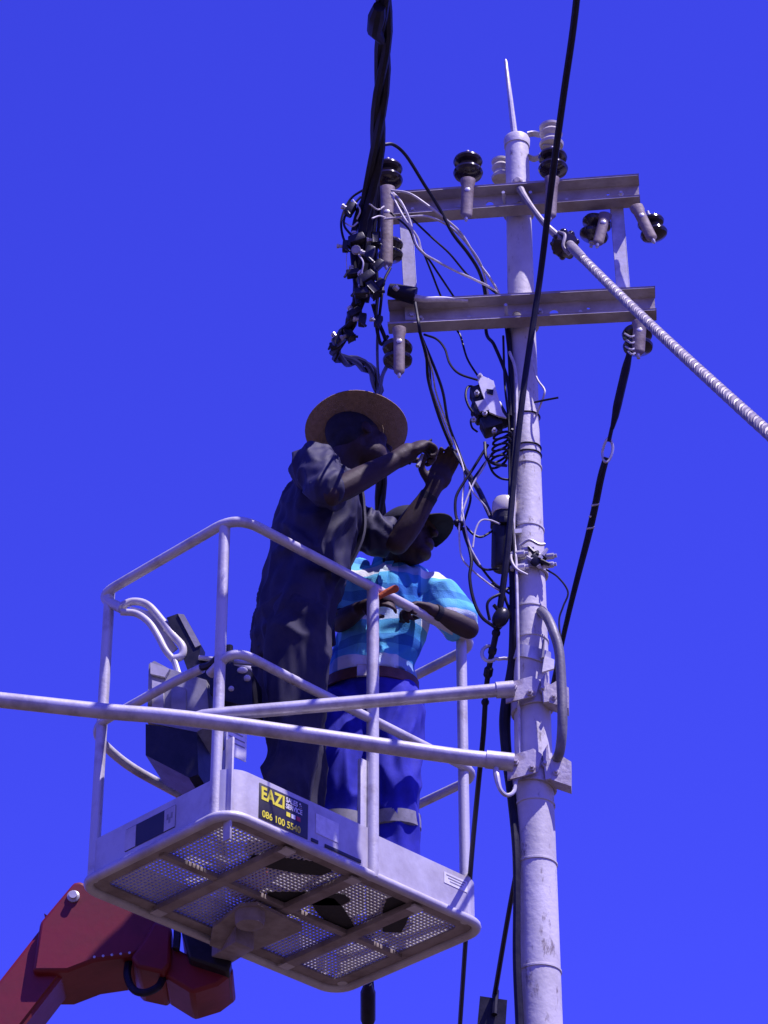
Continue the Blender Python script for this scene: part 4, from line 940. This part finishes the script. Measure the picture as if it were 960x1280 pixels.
for sg in (-1, 1):
    mb = MB(); mb.ball(hc+hl*sg*.031+hf*.080+hu*.006, .0105); mb.build('eye', M['eye'], hatman)
# shirt
st = MB()
loft(st, [(pel-u1*.10+f1*.0, .150, .118), (pel+u1*.0, .172, .128), (pel.lerp(chest, .30), .168, .130), (pel.lerp(chest, .7), .182, .138), (chest+u1*.03, .190, .138), (mid+u1*.0-f1*.01, .172, .108), (mid+u1*.050, .085, .066), (mid+u1*.07+f1*.01, .070, .062)], l1, 24)
limb(st, [mid+u1*.0, shN+u1*.0-f1*.01, shN.lerp(elN, .45), shN.lerp(elN, .85)], [.085, .080, .072, .068]); limb(st, [mid+u1*.0, shF-f1*.01, shF.lerp(elF, .45), shF.lerp(elF, .70)], [.085, .078, .070, .068])
skinmesh(st, 'shirt', .0068, M['navy'], hatman, 4, (.021, 13.0, (1.0, 1.0, .62)))
# open front edge and collar
mb = MB(); a = mid+u1*.070; ring = [a+(f1*math.cos(w)*.070+l1*math.sin(w)*.066)+u1*(.014-.022*math.cos(w)) for w in [R(25)+R(310)*i/22 for i in range(23)]]
mb.strip(ring, u1*.022-f1*.004, [(p-a).normalized()*.004 for p in ring]); mb.build('collar', M['navy'], hatman)
mb = MB(); a0 = mid+u1*.02+f1*.10-l1*.03
pth = catmull([mid+u1*.055+f1*.085-l1*.020, chest+u1*.05+f1*.135-l1*.028, chest-u1*.10+f1*.128-l1*.030, pel+u1*.12+f1*.128-l1*.02, pel-u1*.06+f1*.128-l1*.02], 5)
mb.strip(pth, -l1*.030+f1*.012, f1*.004); mb.build('shirt_flap', M['navy'], hatman)
# trousers
tm = MB()
loft(tm, [(pel-u1*.13, .15, .115), (pel-u1*.03, .172, .126), (pel+u1*.06, .160, .120)], l1, 22)
for h_, k_, a_ in ((hipN, knN, ankN), (hipF, knF, ankF)):
    limb(tm, [h_-u1*.02, h_.lerp(k_, .5), k_, k_.lerp(a_, .5), a_+u1*.0], [.108, .104, .088, .082, .078])
skinmesh(tm, 'trousers', .0078, M['trou'], hatman, 4, (.020, 10.0, (1.15, 1.15, .42)))
boot(hatman, ankN, (.9, .3, 0), M['boot']); boot(hatman, ankF, (.95, .1, 0), M['boot'])
mb = MB(); wd = (wrF-elF).normalized(); mb.lathe(elF.lerp(wrF, .86), wd, [(.030, -.016), (.0345, -.014), (.0335, .014), (.029, .016)], 18); mb.build('wristband', M['capcloth'], hatman)
# hat
hu2 = V((-.04, .50, 1)).normalized(); hcc = hc+hu*.036+V((.004, 0, 0))
hat = thing('straw_hat', 'wide brimmed straw hat worn by the person reaching to wires', 'hat', hcc)
a_, b_ = frame(hu2, (1, 0, 0))[1:]
mb = MB(); n = 48; ri, ro = .094, .174
rows = []
for t in (0, .25, .5, .75, 1.0):
    row = []
    for j in range(n):
        w = 2*math.pi*j/n; r_ = ri+(ro-ri)*t
        ex = 1+.05*math.cos(2*w); curl = .016*t*t*math.cos(2*w)+.010*t*t+.004*math.sin(3*w+1)*t
        row.append(hcc+a_*math.cos(w)*r_*ex+b_*math.sin(w)*r_+hu2*(curl))
    rows.append(row)
for row in rows: mb.v += row
for row in reversed(rows): mb.v += [p+hu2*.004 for p in row]
for i in range(9):
    for j in range(n): j2 = (j+1) % n; mb.f.append((i*n+j, i*n+j2, (i+1)*n+j2, (i+1)*n+j))
for j in range(n): j2 = (j+1) % n; mb.f.append((9*n+j, 9*n+j2, j2, j))
mb.build('brim', M['straw'], hat, ang=60)
mb = MB(); mb.lathe(hcc, hu2, [(.0955, .0), (.097, .004), (.097, .03), (.091, .08), (.080, .108), (.055, .122), (.02, .118)], 28); mb.build('crown', M['straw'], hat, ang=60)
mb = MB(); mb.lathe(hcc, hu2, [(.0975, .006), (.0995, .008), (.0985, .030), (.0955, .032)], 28); mb.build('hat_band', M['capcloth'], hat)
# cutter in the near hand
pc = wrN+tipd*.095+V((0, 0, -.012))
pk = thing('pliers', 'small dark pliers held in the hat wearer\'s nearer hand', 'pliers', pc)
mb = MB(); dv = (P(546, 545, 8.64)-pc); mb.tube([pc-tipd*.06+V((0, 0, -.012)), pc, pc+dv*.7], [.006, .008, .004], 8); mb.tube([pc-tipd*.05+V((0, 0, -.034)), pc, pc+dv*.7+V((0, 0, .004))], [.006, .008, .003], 8); mb.build('handles', M['black'], pk)
mb = MB(); mb.tube([P(528, 568, 8.62), P(522, 583, 8.61)], [.005, .008], 6); mb.build('blade', M['grey_pl'], pk)

# --- worker in the plaid shirt, resting a hand on the rail
f2, l2, u2 = basis((-.12, -1, 0))
pel2 = P(462, 862, 9.14); chest2 = P(484, 752, 9.11)
sR, sL = P(441, 716, 9.15), P(541, 738, 9.10); mid2 = (sR+sL)/2+V((0, .01, .015))
plaidman = thing('person', 'person in cyan plaid shirt and dark cap standing behind the basket rail', 'person', V((pel2.x, pel2.y, z0)))
hc2 = P(509, 674, 9.04); hf2, hl2, hu2b = basis((.86, -.50, .10), (.05, .10, 1))
eL, wL = P(586, 786, 9.085), P(543, 765, 8.990)
eR, wR = P(424, 778, 9.06), P(452, 760, 8.90)
hipR, hipL = pel2-l2*.085-u2*.03, pel2+l2*.085-u2*.03
akR, akL = B(.80, .33, .10), B(.93, .20, .10)
kR = hipR.lerp(akR, .5)+f2*.035; kL = hipL.lerp(akL, .5)+f2*.045
sk = MB()
head(sk, hc2, hf2, hl2, hu2b, .98)
limb(sk, [mid2+u2*.0, mid2.lerp(hc2, .5)+f2*.01, hc2-hf2*.03-hu2b*.03], [.064, .056, .056])
loft(sk, [(pel2-u2*.06, .13, .09), (pel2, .145, .10), (pel2.lerp(chest2, .4), .128, .09), (chest2, .145, .10), (mid2, .13, .075), (mid2+u2*.05, .055, .05)], l2)
limb(sk, [sL, sL.lerp(eL, .5), eL], [.048, .042, .037]); limb(sk, [eL, eL.lerp(wL, .35), wL], [.037, .038, .026])
limb(sk, [sR, sR.lerp(eR, .5), eR], [.048, .042, .036]); limb(sk, [eR, eR.lerp(wR, .35), wR], [.036, .038, .026])
hand(sk, wL, P(518, 758, 8.955)-wL, V((-.1, .1, -1)), .75, thumb_side=-1, L=.180, curls=(.8, .9, .95, 1.0))
hand(sk, wR, P(474, 752, 8.86)-wR, V((.1, .9, -.5)), .6, thumb_side=-1, L=.165, curls=(.4, .6, .7, .8))
for h_, k_, a2 in ((hipR, kR, akR), (hipL, kL, akL)):
    limb(sk, [h_, h_.lerp(k_, .5), k_, k_.lerp(a2, .35), a2], [.082, .072, .053, .052, .04])
skinmesh(sk, 'body', .0052, M['skin'], plaidman, 3)
for sg in (-1, 1):
    mb = MB(); mb.ball(hc2+hl2*sg*.030+hf2*.078+hu2b*.006, .010); mb.build('eye', M['eye'], plaidman)
st = MB()
loft(st, [(pel2+u2*.022, .154, .116), (pel2+u2*.045, .163, .124), (pel2.lerp(chest2, .35), .146, .114), (pel2.lerp(chest2, .7), .152, .118), (chest2+u2*.02, .160, .115), (mid2-u2*.01, .150, .092), (mid2+u2*.035, .082, .066), (mid2+u2*.05, .064, .060)], l2, 24)
limb(st, [sL-u2*.01, sL.lerp(eL, .4), sL.lerp(eL, .66)], [.070, .074, .082]); limb(st, [sR-u2*.01, sR.lerp(eR, .4), sR.lerp(eR, .7)], [.068, .064, .062])
skinmesh(st, 'shirt', .0066, M['plaid'], plaidman, 4, (.018, 11.0, (.95, .95, .6)))
mb = MB(); a = mid2+u2*.060+f2*.006
ring = [a+(f2*math.cos(w)*.074+l2*math.sin(w)*.070)+u2*(.004-.030*math.cos(w)) for w in [R(22)+R(316)*i/24 for i in range(25)]]
mb.strip(ring, [u2*.024-(p-a).normalized()*.006 for p in ring], [(p-a).normalized()*.004 for p in ring]); mb.build('collar', M['plaid'], plaidman)
mb = MB(); pth = [mid2+u2*.02+f2*.090+l2*.0, chest2+u2*.03+f2*.123, chest2-u2*.10+f2*.126]; mb.strip(catmull(pth, 5), l2*.016, f2*.003); mb.build('placket', M['plaid'], plaidman)
tm = MB()
loft(tm, [(pel2-u2*.14, .145, .112), (pel2-u2*.05, .160, .120), (pel2+u2*.02, .152, .113)], l2, 22)
for h_, k_, a2 in ((hipR, kR, akR), (hipL, kL, akL)):
    limb(tm, [h_-u2*.03, h_.lerp(k_, .5), k_, k_.lerp(a2, .5), a2], [.102, .100, .090, .084, .080])
tr_ = skinmesh(tm, 'trousers', .0075, M['royal'], plaidman, 4, (.018, 10.0, (1.1, 1.1, .5)))
for k_, a2 in ((kR, akR), (kL, akL)):
    c = k_.lerp(a2, .33); d = (a2-k_).normalized(); mb = MB(); mb.lathe(c, d, [(.086, -.026), (.0955, -.023), (.0955, .023), (.086, .026)], 22); mb.build('reflective_band', M['tape'], tr_)
mb = MB(); n = 30; bc = pel2-u2*.002
ring = [bc+l2*math.cos(2*math.pi*i/n)*.170+f2*math.sin(2*math.pi*i/n)*.131 for i in range(n)]
mb.strip(ring, u2*.020, [(p-bc).normalized()*.003 for p in ring], closed=True); bl = mb.build('belt', M['leather'], plaidman)
mb = MB(); mb.box(bc+f2*.135, l2*.026, f2*.003, u2*.022, .002); mb.build('buckle', M['galv'], bl)
boot(plaidman, akR, (-.3, -.9, 0), M['boot']); boot(plaidman, akL, (.1, -1, 0), M['boot'])
mb = MB(); wd = (wL-eL).normalized(); mb.lathe(eL.lerp(wL, .93), wd, [(.027, -.012), (.0305, -.010), (.0305, .010), (.027, .012)], 18); mb.build('wristband', M['capcloth'], plaidman)
# cap
cpc = hc2+hu2b*.042-hf2*.006
cap = thing('cap', 'dark peaked cap on the head of the plaid shirt wearer', 'cap', cpc)
Mx = Matrix((hf2, hl2, hu2b)).transposed(); mb = MB(); mb.ball(cpc, .109, .090, .088, Mx, 26, 16)
bmx = MB(); bmx.v = []; keep = {}
for i, v in enumerate(mb.v):
    if (v-cpc).dot(hu2b) > -.022: keep[i] = len(bmx.v); bmx.v.append(v)
for f_ in mb.f:
    if all(i in keep for i in f_): bmx.f.append(tuple(keep[i] for i in f_))
o = bmx.build('dome', M['capcloth'], cap, ang=60); sd = o.modifiers.new('s', 'SOLIDIFY'); sd.thickness = .004; sd.offset = 0
mb = MB(); n = 14; inner = []; outer = []
for i in range(n+1):
    w = R(-72+144*i/n); base = cpc-hu2b*.016
    inner.append(base+hf2*math.cos(w)*.104+hl2*math.sin(w)*.088); dr = .085*math.cos(w)**.6 if math.cos(w) > 0 else 0
    outer.append(base+hf2*(math.cos(w)*.104+dr)+hl2*math.sin(w)*.092-hu2b*(.022*math.sin(w)**2+.012))
mb.v += inner+outer+[p+hu2b*.004 for p in inner]+[p+hu2b*.004 for p in outer]; m_ = n+1
for i in range(n):
    mb.f += [(i, i+1, m_+i+1, m_+i), (2*m_+i, 3*m_+i, 3*m_+i+1, 2*m_+i+1), (m_+i, m_+i+1, 3*m_+i+1, 3*m_+i), (i, 2*m_+i, 2*m_+i+1, i+1)]
mb.f += [(0, m_, 3*m_, 2*m_), (n, 2*m_+n, 3*m_+n, m_+n)]
mb.build('peak', M['capcloth'], cap, ang=60)
mb = MB(); mb.ball(cpc+hu2b*.088, .008, .008, .005, Mx); mb.build('button', M['capcloth'], cap)
# small orange piece lying over the rail by his hand, orange pouch on the floor
mb = MB(); limb(mb, [P(474, 746, 8.80), P(484, 740, 8.80), P(494, 736, 8.80)], [.010, .012, .014], 10, 4)
tag(skinmesh(mb, 'glove_fingertip', .004, M['orange'], None, 2, None, P(484, 742, 8.80)), 'small orange glove end held over the top rail by plaid wearer', 'glove')
ob_ = B(.52, .40, .03)
mb = MB(); loft(mb, [(ob_+V((-.10, 0, .02)), .02, .02), (ob_+V((-.07, 0, .045)), .07, .045), (ob_+V((0, .01, .05)), .085, .055), (ob_+V((.07, 0, .04)), .06, .04), (ob_+V((.10, 0, .03)), .015, .015)], V((0, 1, 0)), 16)
tag(skinmesh(mb, 'tool_pouch', .007, M['orange'], None, 2, (.010, 12, (1, 1, 1)), ob_), 'orange canvas tool pouch lying on the basket mesh floor', 'pouch')
